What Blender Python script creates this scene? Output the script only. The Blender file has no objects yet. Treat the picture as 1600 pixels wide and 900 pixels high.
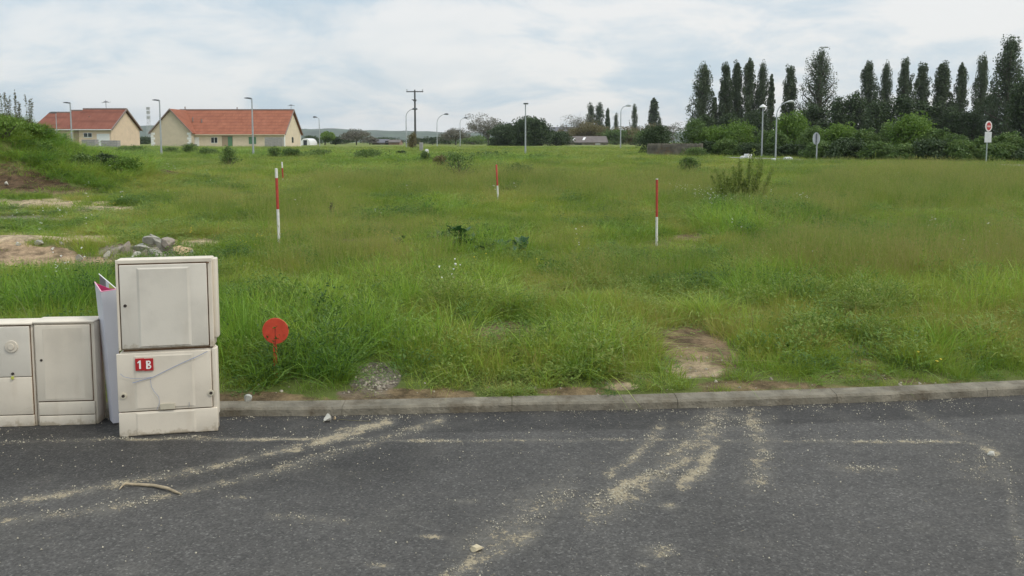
import bpy, bmesh, math, random
import numpy as np
from mathutils import Vector, Matrix, Euler
R = math.radians
SC = bpy.context.scene
COL = SC.collection
rng = np.random.default_rng(7)
random.seed(7)

# ------------------------------------------------------------------ camera
CAM_H = 1.6; PITCH = R(5.0); F = 1256.0; CX = 800.0; CY = 332.0
cd = bpy.data.cameras.new('camera'); cam = bpy.data.objects.new('camera', cd); COL.objects.link(cam)
cam.location = (0, 0, CAM_H); cam.rotation_euler = (R(90) - PITCH, 0, 0)
cd.sensor_width = 36; cd.lens = 36 * F / 1600; cd.shift_y = -(450 - CY) / 1600
cd.clip_start = 0.05; cd.clip_end = 9000
SC.camera = cam

# ------------------------------------------------------------------ world, sun, exposure
SUN_EL = R(52); SUN_AZ = R(118)      # azimuth clockwise from +Y (seen from above): behind the camera, to the right
w = bpy.data.worlds.new('World'); SC.world = w; w.use_nodes = True
nt = w.node_tree; nt.nodes.clear()
def N(t, typ, **kw):
    n = t.nodes.new(typ)
    for k, v in kw.items(): setattr(n, k, v)
    return n
def L(t, a, b): t.links.new(a, b)
out = N(nt, 'ShaderNodeOutputWorld'); bg = N(nt, 'ShaderNodeBackground')
sky = N(nt, 'ShaderNodeTexSky'); sky.sky_type = 'NISHITA'; sky.sun_disc = False
sky.sun_elevation = SUN_EL; sky.sun_rotation = SUN_AZ; sky.air_density = 1.2; sky.dust_density = 2.0
tc = N(nt, 'ShaderNodeTexCoord'); sep = N(nt, 'ShaderNodeSeparateXYZ'); L(nt, tc.outputs['Generated'], sep.inputs[0])
# cloud layer: project the direction on a high flat ceiling
def M(t, op, a, b=None, c=None):
    n = N(t, 'ShaderNodeMath', operation=op)
    for i, v in enumerate((a, b, c)):
        if v is None: continue
        if isinstance(v, (int, float)): n.inputs[i].default_value = v
        else: L(t, v, n.inputs[i])
    return n.outputs[0]
zc = M(nt, 'ADD', M(nt, 'MAXIMUM', sep.outputs[2], 0.0), 0.28)
cx = M(nt, 'DIVIDE', sep.outputs[0], zc); cy = M(nt, 'DIVIDE', sep.outputs[1], zc)
cmb = N(nt, 'ShaderNodeCombineXYZ'); L(nt, cx, cmb.inputs[0]); L(nt, cy, cmb.inputs[1]); cmb.inputs[2].default_value = 3.7
n1 = N(nt, 'ShaderNodeTexNoise'); n1.inputs['Scale'].default_value = 2.1; n1.inputs['Detail'].default_value = 9; n1.inputs['Roughness'].default_value = 0.58
n1.inputs['Distortion'].default_value = 0.35
L(nt, cmb.outputs[0], n1.inputs['Vector'])
r1 = N(nt, 'ShaderNodeMapRange', interpolation_type='SMOOTHSTEP'); r1.inputs[1].default_value = 0.33; r1.inputs[2].default_value = 0.60
L(nt, n1.outputs[0], r1.inputs[0])
# the cover is thinner towards the left, thicker and whiter to the right
side = N(nt, 'ShaderNodeMapRange'); side.inputs[1].default_value = -0.6; side.inputs[2].default_value = 0.6; side.inputs[3].default_value = -0.22; side.inputs[4].default_value = 0.22
L(nt, sep.outputs[0], side.inputs[0])
cf = M(nt, 'ADD', r1.outputs[0], side.outputs[0]); 
cfc = N(nt, 'ShaderNodeClamp'); L(nt, cf, cfc.inputs[0])
cmix = N(nt, 'ShaderNodeMix', data_type='RGBA')
cmix.inputs[6].default_value = (0.52, 0.63, 0.715, 1); cmix.inputs[7].default_value = (0.83, 0.83, 0.82, 1)
L(nt, cfc.outputs[0], cmix.inputs[0])
# grey undersides
n2 = N(nt, 'ShaderNodeTexNoise'); n2.inputs['Scale'].default_value = 0.8; n2.inputs['Detail'].default_value = 5
cm2 = N(nt, 'ShaderNodeVectorMath', operation='ADD'); cm2.inputs[1].default_value = (5.2, 1.3, 8.0); L(nt, cmb.outputs[0], cm2.inputs[0]); L(nt, cm2.outputs[0], n2.inputs['Vector'])
r2 = N(nt, 'ShaderNodeMapRange', interpolation_type='SMOOTHSTEP'); r2.inputs[1].default_value = 0.50; r2.inputs[2].default_value = 0.68; r2.inputs[3].default_value = 0; r2.inputs[4].default_value = 0.75
L(nt, n2.outputs[0], r2.inputs[0])
gmix = N(nt, 'ShaderNodeMix', data_type='RGBA'); L(nt, r2.outputs[0], gmix.inputs[0]); L(nt, cmix.outputs[2], gmix.inputs[6]); gmix.inputs[7].default_value = (0.51, 0.60, 0.67, 1)
# pure overhead light of an overcast sky is brighter towards the zenith
zb = N(nt, 'ShaderNodeMapRange'); zb.inputs[1].default_value = 0.18; zb.inputs[2].default_value = 0.9; zb.inputs[3].default_value = 1.0; zb.inputs[4].default_value = 1.7
L(nt, sep.outputs[2], zb.inputs[0])
vs = N(nt, 'ShaderNodeVectorMath', operation='SCALE'); L(nt, gmix.outputs[2], vs.inputs[0]); L(nt, zb.outputs[0], vs.inputs['Scale'])
sk = N(nt, 'ShaderNodeVectorMath', operation='SCALE'); L(nt, sky.outputs[0], sk.inputs[0]); sk.inputs['Scale'].default_value = 0.10
fin = N(nt, 'ShaderNodeMix', data_type='RGBA'); fin.inputs[0].default_value = 0.88
L(nt, sk.outputs[0], fin.inputs[6]); L(nt, vs.outputs[0], fin.inputs[7])
L(nt, fin.outputs[2], bg.inputs[0]); bg.inputs[1].default_value = 1.0
L(nt, bg.outputs[0], out.inputs[0])
sd = bpy.data.lights.new('sun', 'SUN'); sun = bpy.data.objects.new('sun', sd); COL.objects.link(sun)
sd.energy = 1.5; sd.angle = R(14); sd.color = (1, 0.95, 0.86)
sdir = Vector((math.sin(SUN_AZ) * math.cos(SUN_EL), math.cos(SUN_AZ) * math.cos(SUN_EL), math.sin(SUN_EL)))
sun.rotation_euler = sdir.to_track_quat('Z', 'Y').to_euler(); sun.location = (0, -5, 30)
vsx = SC.view_settings
vsx.view_transform = 'Standard'; vsx.look = 'None'; vsx.gamma = 1; vsx.use_curve_mapping = False; vsx.exposure = 0.18
SC.cycles.use_denoising = True
SC.cycles.max_bounces = 5; SC.cycles.transparent_max_bounces = 4; SC.cycles.diffuse_bounces = 3; SC.cycles.glossy_bounces = 2
SC.cycles.transmission_bounces = 3
SC.cycles.use_adaptive_sampling = True; SC.cycles.adaptive_threshold = 0.02

# ------------------------------------------------------------------ numeric helpers
def _hash(ix, iy, s):
    h = (ix.astype(np.int64) * 374761393 + iy.astype(np.int64) * 668265263 + s * 1442695041) & 0x7fffffff
    h = ((h ^ (h >> 13)) * 1274126177) & 0x7fffffff
    h = h ^ (h >> 16)
    return (h & 0xffff) / 65535.0
def vnoise(x, y, s=0):
    x = np.asarray(x, float); y = np.asarray(y, float)
    ix = np.floor(x); iy = np.floor(y); fx = x - ix; fy = y - iy
    fx = fx * fx * (3 - 2 * fx); fy = fy * fy * (3 - 2 * fy)
    a = _hash(ix, iy, s); b = _hash(ix + 1, iy, s); c = _hash(ix, iy + 1, s); d = _hash(ix + 1, iy + 1, s)
    return (a * (1 - fx) + b * fx) * (1 - fy) + (c * (1 - fx) + d * fx) * fy
def fbm(x, y, s=0, o=4):
    t = 0; a = 0.5; n = 0
    for i in range(o):
        t = t + a * vnoise(x * 2 ** i, y * 2 ** i, s + i * 17); n += a; a *= 0.55
    return t / n
def sst(v, a, b):
    t = np.clip((v - a) / (b - a), 0, 1); return t * t * (3 - 2 * t)
CP, SP = math.cos(PITCH), math.sin(PITCH)
def project(x, y, z):
    dz = z - CAM_H
    d = y * CP - dz * SP
    d = np.where(np.abs(d) < 0.05, 0.05, d)
    v = y * SP + dz * CP
    return np.where(d > 0.1, CX + F * x / d, -9999), np.where(d > 0.1, CY - F * v / d, 9999)
def ray(px, py):
    u = (px - CX) / F; v = -(py - CY) / F
    return Vector((u, CP + v * SP, -SP + v * CP))
def at(px, py, Y):
    r = ray(px, py); return Vector((0, 0, CAM_H)) + r * (Y / r.y)
def road_hit(px, py, z=0.0):
    r = ray(px, py); t = (z - CAM_H) / r.z; return Vector((r.x * t, r.y * t, z))
# kerb foot line on the road (x -> y)
_kp = [road_hit(a, b) for a, b in ((180, 653.5), (345, 651), (500, 650), (640, 647), (800, 643), (1000, 640), (1200, 634), (1400, 627), (1600, 617))]
KX = np.array([-40] + [p.x for p in _kp] + [8, 40]); KY = [p.y for p in _kp]
_sr = (KY[-1] - KY[-3]) / (_kp[-1].x - _kp[-3].x)
KY = np.array([KY[0] + 0.3] + KY + [KY[-1] + _sr * (8 - _kp[-1].x), KY[-1] + _sr * 1.1 * (40 - _kp[-1].x)])
def kerb_y(x): return np.interp(x, KX, KY)
KW, KH = 0.12, 0.05
def mound(x, y):
    hx = np.interp(x, [-45, -30, -16, -15.3, -14.6, -13.6, -12.4, -11.4, -10.4], [2.7, 2.5, 2.10, 1.62, 1.12, 0.84, 0.55, 0.20, 0.0])
    t = np.clip(1 - np.abs((y - 25.2) / np.where(y < 25.2, 3.9, 6.5)) ** 1.7, 0, 1)
    return hx * t * (1 + 0.30 * (fbm(x * 0.9, y * 0.9, 5) - 0.5)) + 0.40 * (fbm(x * 1.7, y * 1.7, 9) - 0.5) * sst(hx * t, 0.02, 0.4)
def terrain(x, y):
    x = np.asarray(x, float); y = np.asarray(y, float)
    d = y - kerb_y(x) - KW
    z = 0.045 + 0.05 * sst(d, 0, 1.2) + 0.28 * sst(d, 1, 50) + 0.36 * sst(d, 30, 150) + 0.22 * sst(d, 150, 500)
    z = z + 0.06 * (fbm(x * 0.7, y * 0.7, 3) - 0.5) * sst(d, 0.2, 2.5) + 0.16 * (fbm(x * 0.12, y * 0.12, 4) - 0.5) * sst(d, 4, 30)
    z = z + mound(x, y)
    z = z + np.where((y > 9) & (y < 13.5), 0.26 * np.exp(-(((x + 6.9) / 1.6) ** 2 + ((y - 10.7) / 0.8) ** 2)), 0)   # heap of sand
    return np.where(d < 0.0, np.where(d < -0.06, -0.15, 0.03), z)
def tz(x, y): return float(terrain(np.array([x]), np.array([y]))[0])
def ground(px, py):
    r = ray(px, py); t = 3.0; o = Vector((0, 0, CAM_H))
    while t < 2500:
        p = o + r * t
        if p.z < tz(p.x, p.y): break
        t *= 1.004
    return Vector((p.x, p.y, tz(p.x, p.y)))
def ground_at(px, Y):
    x = (px - CX) / F * Y * CP * 1.0
    # solve x so that the foot projects on px
    for _ in range(4):
        z = tz(x, Y); d = Y * CP - (z - CAM_H) * SP; x = (px - CX) / F * d
    return Vector((x, Y, tz(x, Y)))
def top_z(py, Y, px=800): return at(px, py, Y).z

# ------------------------------------------------------------------ object helpers
def link(o, parent=None):
    COL.objects.link(o)
    if parent is not None: o.parent = parent
    return o
def tag(o, label=None, cat=None, group=None, kind=None):
    if label: o['label'] = label
    if cat: o['category'] = cat
    if group: o['group'] = group
    if kind: o['kind'] = kind
    return o
def empty(name, loc, label, cat, group=None, rz=0, scale=None):
    o = bpy.data.objects.new(name, None); o.empty_display_size = 0.2; COL.objects.link(o)
    o.location = loc; o.rotation_euler = (0, 0, rz)
    if scale is not None: o.scale = scale
    return tag(o, label, cat, group)
def npmesh(name, V, Fq, mat, attrs=None, smooth=False, fsize=None):
    """V Nx3, Fq MxK equal-size faces."""
    me = bpy.data.meshes.new(name); V = np.asarray(V, np.float32); Fq = np.asarray(Fq, np.int32)
    k = Fq.shape[1]; m = len(Fq)
    me.vertices.add(len(V)); me.vertices.foreach_set('co', V.ravel())
    me.loops.add(m * k); me.loops.foreach_set('vertex_index', Fq.ravel())
    me.polygons.add(m); me.polygons.foreach_set('loop_start', np.arange(0, m * k, k, dtype=np.int32))
    me.polygons.foreach_set('loop_total', np.full(m, k, np.int32))
    if smooth: me.polygons.foreach_set('use_smooth', np.ones(m, bool))
    if attrs:
        for an, (ty, val) in attrs.items():
            a = me.attributes.new(an, ty, 'POINT')
            a.data.foreach_set({'FLOAT': 'value', 'FLOAT_COLOR': 'color', 'FLOAT_VECTOR': 'vector', 'INT': 'value'}[ty], np.asarray(val, np.int32 if ty == 'INT' else np.float32).ravel())
    me.update(calc_edges=True)
    if mat is not None: me.materials.append(mat)
    return me
def mobj(name, me, parent=None, loc=None):
    o = bpy.data.objects.new(name, me); link(o, parent)
    if loc is not None: o.location = loc
    return o
class MB:
    """collects shapes, links them as one mesh object"""
    def __init__(s): s.v = []; s.f = []
    def add(s, v, f):
        b = len(s.v); s.v += [tuple(p) for p in v]; s.f += [tuple(i + b for i in q) for q in f]
    def box(s, x0, x1, y0, y1, z0, z1, M4=None):
        v = [Vector(p) for p in ((x0, y0, z0), (x1, y0, z0), (x1, y1, z0), (x0, y1, z0), (x0, y0, z1), (x1, y0, z1), (x1, y1, z1), (x0, y1, z1))]
        if M4 is not None: v = [M4 @ p for p in v]
        s.add(v, [(0, 3, 2, 1), (4, 5, 6, 7), (0, 1, 5, 4), (1, 2, 6, 5), (2, 3, 7, 6), (3, 0, 4, 7)])
    def tube(s, pts, rad, n=8, cap=True):
        pts = [Vector(p) for p in pts]
        if not isinstance(rad, (list, tuple)): rad = [rad] * len(pts)
        vs = []; up = Vector((0.13, 0.21, 0.97)); prev = None
        for i, p in enumerate(pts):
            d = (pts[min(i + 1, len(pts) - 1)] - pts[max(i - 1, 0)]).normalized()
            if prev is None:
                a = d.cross(Vector((1, 0, 0)) if abs(d.z) > 0.9 else Vector((0, 0, 1))).normalized()
            else:
                a = (prev - d * prev.dot(d)).normalized()
            prev = a; b = d.cross(a)
            for k in range(n):
                t = 2 * math.pi * k / n; vs.append(p + (a * math.cos(t) + b * math.sin(t)) * rad[i])
        fs = []
        for i in range(len(pts) - 1):
            for k in range(n):
                fs.append((i * n + k, i * n + (k + 1) % n, (i + 1) * n + (k + 1) % n, (i + 1) * n + k))
        if cap: fs.append(tuple(range(n - 1, -1, -1))); fs.append(tuple(range((len(pts) - 1) * n, len(pts) * n)))
        s.add(vs, fs)
    def prism(s, poly, y0, y1):
        """poly in xz extruded along y"""
        n = len(poly); v = [(a, y0, b) for a, b in poly] + [(a, y1, b) for a, b in poly]
        s.add(v, [tuple(range(n)), tuple(range(2 * n - 1, n - 1, -1))] + [(i, i + n, (i + 1) % n + n, (i + 1) % n) for i in range(n)])
    def build(s, name, mat, parent=None, bevel=0, smooth=False, seg=2, loc=None):
        me = bpy.data.meshes.new(name); me.from_pydata([tuple(p) for p in s.v], [], s.f); me.materials.append(mat)
        bm = bmesh.new(); bm.from_mesh(me)
        bmesh.ops.recalc_face_normals(bm, faces=bm.faces)
        if bevel: bmesh.ops.bevel(bm, geom=list(bm.edges), offset=bevel, segments=seg, profile=0.5, affect='EDGES', clamp_overlap=True)
        bm.to_mesh(me); bm.free()
        if smooth:
            for p in me.polygons: p.use_smooth = True
            try: me.set_sharp_from_angle(angle=R(40))
            except Exception: pass
        return mobj(name, me, parent, loc)

# ------------------------------------------------------------------ materials
def newmat(name):
    m = bpy.data.materials.new(name); m.use_nodes = True; t = m.node_tree
    b = t.nodes['Principled BSDF']; return m, t, b
def simple(name, col, rough=0.6, var=0.12, scale=8, bump=0.0, bscale=60, metal=0, spec=0.5, dirt=None, dirt_lo=0.55, dirt_hi=0.75, dscale=3):
    m, t, b = newmat(name)
    g = N(t, 'ShaderNodeTexCoord'); n = N(t, 'ShaderNodeTexNoise'); n.inputs['Scale'].default_value = scale; n.inputs['Detail'].default_value = 6
    L(t, g.outputs['Object'], n.inputs['Vector'])
    mr = N(t, 'ShaderNodeMapRange'); mr.inputs[1].default_value = 0.3; mr.inputs[2].default_value = 0.7; mr.inputs[3].default_value = 1 - var; mr.inputs[4].default_value = 1 + var
    L(t, n.outputs[0], mr.inputs[0])
    v = N(t, 'ShaderNodeVectorMath', operation='SCALE'); v.inputs[0].default_value = col[:3]; L(t, mr.outputs[0], v.inputs['Scale'])
    o = v.outputs[0]
    if dirt is not None:
        n3 = N(t, 'ShaderNodeTexNoise'); n3.inputs['Scale'].default_value = dscale; n3.inputs['Detail'].default_value = 8; n3.inputs['Roughness'].default_value = 0.65
        L(t, g.outputs['Object'], n3.inputs['Vector'])
        m3 = N(t, 'ShaderNodeMapRange', interpolation_type='SMOOTHSTEP'); m3.inputs[1].default_value = dirt_lo; m3.inputs[2].default_value = dirt_hi
        L(t, n3.outputs[0], m3.inputs[0])
        x = N(t, 'ShaderNodeMix', data_type='RGBA'); L(t, m3.outputs[0], x.inputs[0]); L(t, o, x.inputs[6]); x.inputs[7].default_value = (*dirt[:3], 1); o = x.outputs[2]
    L(t, o, b.inputs['Base Color'])
    b.inputs['Roughness'].default_value = rough; b.inputs['Metallic'].default_value = metal; b.inputs['Specular IOR Level'].default_value = spec
    if bump:
        n4 = N(t, 'ShaderNodeTexNoise'); n4.inputs['Scale'].default_value = bscale; n4.inputs['Detail'].default_value = 5
        L(t, g.outputs['Object'], n4.inputs['Vector'])
        bp = N(t, 'ShaderNodeBump'); bp.inputs['Strength'].default_value = bump; bp.inputs['Distance'].default_value = 0.01
        L(t, n4.outputs[0], bp.inputs['Height']); L(t, bp.outputs[0], b.inputs['Normal'])
    return m
def leafmat(name, ramp, transl=0.3, instancer=False, rough=0.55, tip=None, patch=None):
    """ramp: list of colours over the per-leaf random value; patch: world-space hue patches"""
    m, t, b = newmat(name)
    a = N(t, 'ShaderNodeAttribute'); a.attribute_name = 'rnd'
    f = a.outputs['Fac']
    if instancer:
        a2 = N(t, 'ShaderNodeAttribute'); a2.attribute_name = 'tint'; a2.attribute_type = 'INSTANCER'
        f = M(t, 'ADD', M(t, 'MULTIPLY', f, 0.45), M(t, 'MULTIPLY', a2.outputs['Fac'], 0.75)); f = M(t, 'SUBTRACT', f, 0.1)
    else:
        oi = N(t, 'ShaderNodeObjectInfo')
        f = M(t, 'ADD', M(t, 'MULTIPLY', f, 0.8), M(t, 'MULTIPLY', oi.outputs['Random'], 0.2))
    cr = N(t, 'ShaderNodeValToRGB'); L(t, f, cr.inputs[0])
    el = cr.color_ramp.elements
    while len(el) < len(ramp): el.new(0.5)
    for i, c in enumerate(ramp): el[i].position = i / (len(ramp) - 1); el[i].color = (*c, 1)
    o = cr.outputs[0]
    if tip is not None:
        at_ = N(t, 'ShaderNodeAttribute'); at_.attribute_name = 'hgt'
        x = N(t, 'ShaderNodeMix', data_type='RGBA'); mm = N(t, 'ShaderNodeMapRange', interpolation_type='SMOOTHSTEP'); mm.inputs[1].default_value = 0.55; mm.inputs[2].default_value = 1.0; mm.inputs[4].default_value = tip[3]
        L(t, at_.outputs['Fac'], mm.inputs[0]); L(t, mm.outputs[0], x.inputs[0]); L(t, o, x.inputs[6]); x.inputs[7].default_value = (*tip[:3], 1); o = x.outputs[2]
    L(t, o, b.inputs['Base Color']); b.inputs['Roughness'].default_value = rough; b.inputs['Specular IOR Level'].default_value = 0.35
    tr = N(t, 'ShaderNodeBsdfTranslucent'); L(t, o, tr.inputs[0])
    mx = N(t, 'ShaderNodeMixShader'); mx.inputs[0].default_value = transl
    L(t, b.outputs[0], mx.inputs[1]); L(t, tr.outputs[0], mx.inputs[2])
    L(t, mx.outputs[0], t.nodes['Material Output'].inputs[0])
    return m

# ------------------------------------------------------------------ ground
# bare patches: (px, py, rx, ry, strength, colour) found on the photograph and laid on the terrain
SAND = (0.36, 0.26, 0.165); BROWN = (0.105, 0.068, 0.040); PALE = (0.46, 0.36, 0.235); GRAV = (0.25, 0.215, 0.18); DRY = (0.20, 0.145, 0.08)
PATCH = [(40, 407, 150, 27, 1.6, SAND), (130, 412, 70, 17, 1.4, SAND), (225, 394, 100, 14, 1.1, GRAV), (34, 284, 72, 15, 1.3, BROWN), (140, 297, 50, 5, .8, BROWN), (262, 270, 30, 8, 0.6, BROWN), (60, 225, 22, 8, .5, BROWN),
         (50, 318, 120, 9, .95, PALE), (170, 326, 60, 5, .85, PALE), (30, 343, 80, 8, .9, GRAV), (300, 380, 70, 8, .85, PALE), (140, 372, 100, 8, .8, PALE), (30, 370, 70, 8, .8, PALE), (560, 378, 80, 7, .7, DRY), (1330, 545, 60, 9, .6, DRY),
         (20, 345, 300, 48, .42, PALE),
         (584, 590, 42, 22, .95, GRAV), (560, 615, 45, 8, .8, GRAV), (1078, 572, 46, 24, 1.5, PALE), (1112, 578, 22, 14, 1.1, PALE), (1086, 556, 76, 44, 1.2, (0.235, 0.165, 0.10)), (1065, 535, 70, 16, .9, DRY), (975, 603, 36, 10, 1.1, PALE), (960, 597, 50, 12, .5, DRY),
         (785, 522, 80, 15, 1.1, DRY), (765, 540, 50, 12, .9, DRY), (880, 612, 90, 12, .85, DRY), (440, 622, 130, 14, .85, DRY), (660, 618, 120, 14, .8, DRY), (1180, 600, 120, 10, .7, DRY), (380, 590, 30, 20, .4, BROWN),
         (1350, 570, 40, 9, .7, DRY), (1300, 590, 120, 9, .5, DRY), (1430, 500, 30, 7, .6, DRY), (1075, 372, 45, 9, .8, DRY), (545, 383, 40, 6, .6, DRY), (1050, 480, 60, 7, .35, DRY), (1500, 595, 110, 8, .4, DRY),
         (1180, 262, 60, 3, .4, DRY), (70, 302, 80, 5, .7, DRY)]
def bare_at(x, y, z=None):
    if z is None: z = terrain(x, y)
    px, py = project(x, y, z)
    nz = fbm(x * 2.3, y * 2.3, 21) - 0.5
    bare = np.zeros_like(px); colr = np.zeros(px.shape + (3,)); wsum = np.zeros_like(px) + 1e-6
    for (a, b, ra, rb, s, c) in PATCH:
        e = np.sqrt(((px - a) / ra) ** 2 + ((py - b) / rb) ** 2)
        v = s * (1 - sst(e + nz * 1.5, 0.45, 1.25))
        bare = np.maximum(bare, v); v = v ** 4; colr += v[..., None] * np.array(c); wsum += v
    d = y - kerb_y(x) - KW
    edge = 0.50 * (1 - sst(d + nz * 0.7, -0.02, 0.26)) * (d > -0.2)
    bare = np.maximum(bare, edge); colr += edge[..., None] * np.array(DRY); wsum += edge
    # general thin places
    thin = 0.55 * sst(fbm(x * 0.8, y * 0.8, 33), 0.60, 0.74); thin = thin * (y < 60)
    bare = np.maximum(bare, thin); colr += (thin * .3 + 1e-6)[..., None] * np.array(DRY); wsum += thin * .3
    return np.clip(bare, 0, 1.2), colr / wsum[..., None]
def make_ground():
    ys = [-60, -40, -20, -8, -2, 1, 3, 3.8]
    y = 4.2
    while y < 5.6: ys.append(y); y += 0.03
    while y < 2600: ys.append(y); y += 0.0085 * y
    ys = np.array(ys); s = np.linspace(-1, 1, 641)
    s = np.sign(s) * np.abs(s)
    Wd = np.where(ys > 4, np.maximum(ys, 4.5) * 0.85 + 1.0, 4.8 + (4.2 - ys) * 0.9)
    X = Wd[:, None] * (s[None, :] + 3.2 * np.sign(s) * np.abs(s) ** 9); Y = np.repeat(ys[:, None], len(s), 1)
    Z = terrain(X, Y)
    bare, col = bare_at(X, Y, Z)
    Z = Z - 0.02 * bare * (fbm(X * 5, Y * 5, 8) - 0.3) * (Y < 12)
    V = np.stack([X, Y, Z], -1).reshape(-1, 3); r, c = X.shape
    i = np.arange(r * c).reshape(r, c); Fq = np.stack([i[:-1, :-1], i[:-1, 1:], i[1:, 1:], i[1:, :-1]], -1).reshape(-1, 4)
    m, t, b = newmat('soil_and_turf')
    geo = N(t, 'ShaderNodeNewGeometry')
    ab = N(t, 'ShaderNodeAttribute'); ab.attribute_name = 'bare'; ac = N(t, 'ShaderNodeAttribute'); ac.attribute_name = 'soil'
    nA = N(t, 'ShaderNodeTexNoise'); nA.inputs['Scale'].default_value = 9; nA.inputs['Detail'].default_value = 9; nA.inputs['Roughness'].default_value = 0.7; L(t, geo.outputs['Position'], nA.inputs['Vector'])
    nB = N(t, 'ShaderNodeTexNoise'); nB.inputs['Scale'].default_value = 0.22; nB.inputs['Detail'].default_value = 6; L(t, geo.outputs['Position'], nB.inputs['Vector'])
    g1 = N(t, 'ShaderNodeValToRGB'); L(t, nB.outputs[0], g1.inputs[0]); e = g1.color_ramp.elements
    e[0].position = 0.35; e[0].color = (0.095, 0.130, 0.030, 1); e[1].position = 0.68; e[1].color = (0.150, 0.165, 0.052, 1)
    # crop field beyond the plots
    sp = N(t, 'ShaderNodeSeparateXYZ'); L(t, geo.outputs['Position'], sp.inputs[0])
    nC = N(t, 'ShaderNodeTexNoise'); nC.inputs['Scale'].default_value = 0.05; nC.inputs['Detail'].default_value = 4; L(t, geo.outputs['Position'], nC.inputs['Vector'])
    fm = N(t, 'ShaderNodeMapRange', interpolation_type='SMOOTHSTEP'); fm.inputs[1].default_value = 128; fm.inputs[2].default_value = 138; L(t, sp.outputs[1], fm.inputs[0])
    gc = N(t, 'ShaderNodeMix', data_type='RGBA'); gc.inputs[6].default_value = (0.13, 0.165, 0.042, 1); gc.inputs[7].default_value = (0.175, 0.20, 0.052, 1); L(t, nC.outputs[0], gc.inputs[0])
    g2 = N(t, 'ShaderNodeMix', data_type='RGBA'); L(t, fm.outputs[0], g2.inputs[0]); L(t, g1.outputs[0], g2.inputs[6]); L(t, gc.outputs[2], g2.inputs[7])
    # bare factor broken up by noise
    bf = M(t, 'ADD', ab.outputs['Fac'], M(t, 'MULTIPLY', M(t, 'SUBTRACT', nA.outputs[0], 0.5), 1.3))
    bs = N(t, 'ShaderNodeMapRange', interpolation_type='SMOOTHSTEP'); bs.inputs[1].default_value = 0.32; bs.inputs[2].default_value = 0.6; L(t, bf, bs.inputs[0])
    nD = N(t, 'ShaderNodeTexNoise'); nD.inputs['Scale'].default_value = 45; nD.inputs['Detail'].default_value = 8; nD.inputs['Roughness'].default_value = 0.75; L(t, geo.outputs['Position'], nD.inputs['Vector'])
    dm = N(t, 'ShaderNodeMapRange'); dm.inputs[1].default_value = 0.28; dm.inputs[2].default_value = 0.72; dm.inputs[3].default_value = 0.55; dm.inputs[4].default_value = 1.35; L(t, nD.outputs[0], dm.inputs[0])
    nE = N(t, 'ShaderNodeTexNoise'); nE.inputs['Scale'].default_value = 5.5; nE.inputs['Detail'].default_value = 7; nE.inputs['Roughness'].default_value = 0.65; L(t, geo.outputs['Position'], nE.inputs['Vector'])
    eM = N(t, 'ShaderNodeMapRange'); eM.inputs[1].default_value = 0.36; eM.inputs[2].default_value = 0.62; eM.inputs[3].default_value = 0.42; eM.inputs[4].default_value = 1.3; L(t, nE.outputs[0], eM.inputs[0])
    sc = N(t, 'ShaderNodeVectorMath', operation='SCALE'); L(t, ac.outputs['Color'], sc.inputs[0]); L(t, M(t, 'MULTIPLY', dm.outputs[0], eM.outputs[0]), sc.inputs['Scale'])
    fx = N(t, 'ShaderNodeMix', data_type='RGBA'); L(t, bs.outputs[0], fx.inputs[0]); L(t, g2.outputs[2], fx.inputs[6]); L(t, sc.outputs[0], fx.inputs[7])
    L(t, fx.outputs[2], b.inputs['Base Color']); b.inputs['Roughness'].default_value = 0.95; b.inputs['Specular IOR Level'].default_value = 0.15
    bp = N(t, 'ShaderNodeBump'); bp.inputs['Strength'].default_value = 0.7; bp.inputs['Distance'].default_value = 0.03; L(t, nD.outputs[0], bp.inputs['Height']); L(t, bp.outputs[0], b.inputs['Normal'])
    c4 = np.concatenate([col.reshape(-1, 3), np.ones((r * c, 1))], 1)
    me = npmesh('ground', V, Fq, m, {'bare': ('FLOAT', bare.ravel()), 'soil': ('FLOAT_COLOR', c4)}, smooth=True)
    tag(mobj('ground', me), kind='structure')
make_ground()

# ------------------------------------------------------------------ asphalt road in front
STROKES = [  # polyline in photograph points, half width px, strength
    ([(-60, 797), (60, 779), (90, 773), (200, 753), (330, 731), (420, 708), (500, 690), (560, 672), (610, 655)], 7, .62),
    ([(490, 692), (540, 677), (606, 658)], 8, 1.0), ([(40, 781), (95, 773)], 6, .9), ([(420, 708), (470, 699)], 6, .8),
    ([(-60, 822), (150, 796), (300, 767), (420, 736), (520, 710), (600, 686), (690, 655)], 8, .50),
    ([(640, 668), (690, 655)], 5, .6),
    ([(1125, 648), (1095, 690), (1050, 725), (985, 770), (930, 795)], 24, .62), ([(1015, 745), (960, 775)], 12, .95), ([(1060, 718), (1075, 690)], 9, .7),
    ([(1115, 702), (1100, 730), (1062, 752)], 13, .98), ([(1035, 668), (1000, 705), (955, 745)], 10, .62), ([(1005, 700), (985, 718)], 8, .85),
    ([(1175, 655), (1190, 690), (1182, 745)], 22, .52), ([(1170, 662), (1190, 672)], 9, .8),
    ([(880, 770), (820, 805), (745, 850)], 26, .50), ([(830, 830), (735, 880), (700, 905)], 16, .66), ([(735, 882), (715, 893)], 10, .85),
    ([(1420, 640), (1480, 672), (1548, 706), (1575, 760), (1590, 840), (1595, 930)], 7, .40), ([(1535, 700), (1560, 710)], 7, .85), ([(1090, 650), (1210, 655)], 9, .45),
    ([(190, 687), (480, 686), (700, 689)], 2.2, .72), ([(700, 689), (1000, 688), (1550, 690)], 2.2, .50), ([(305, 684), (480, 686)], 2.5, .85), ([(1330, 690), (1500, 690)], 2.5, .8), ([(640, 687), (720, 689)], 2.5, .8),
    ([(0, 691), (190, 687)], 3, .4), ([(1300, 730), (1400, 733)], 6, .45), ([(420, 806), (540, 812)], 6, .4)]
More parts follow.
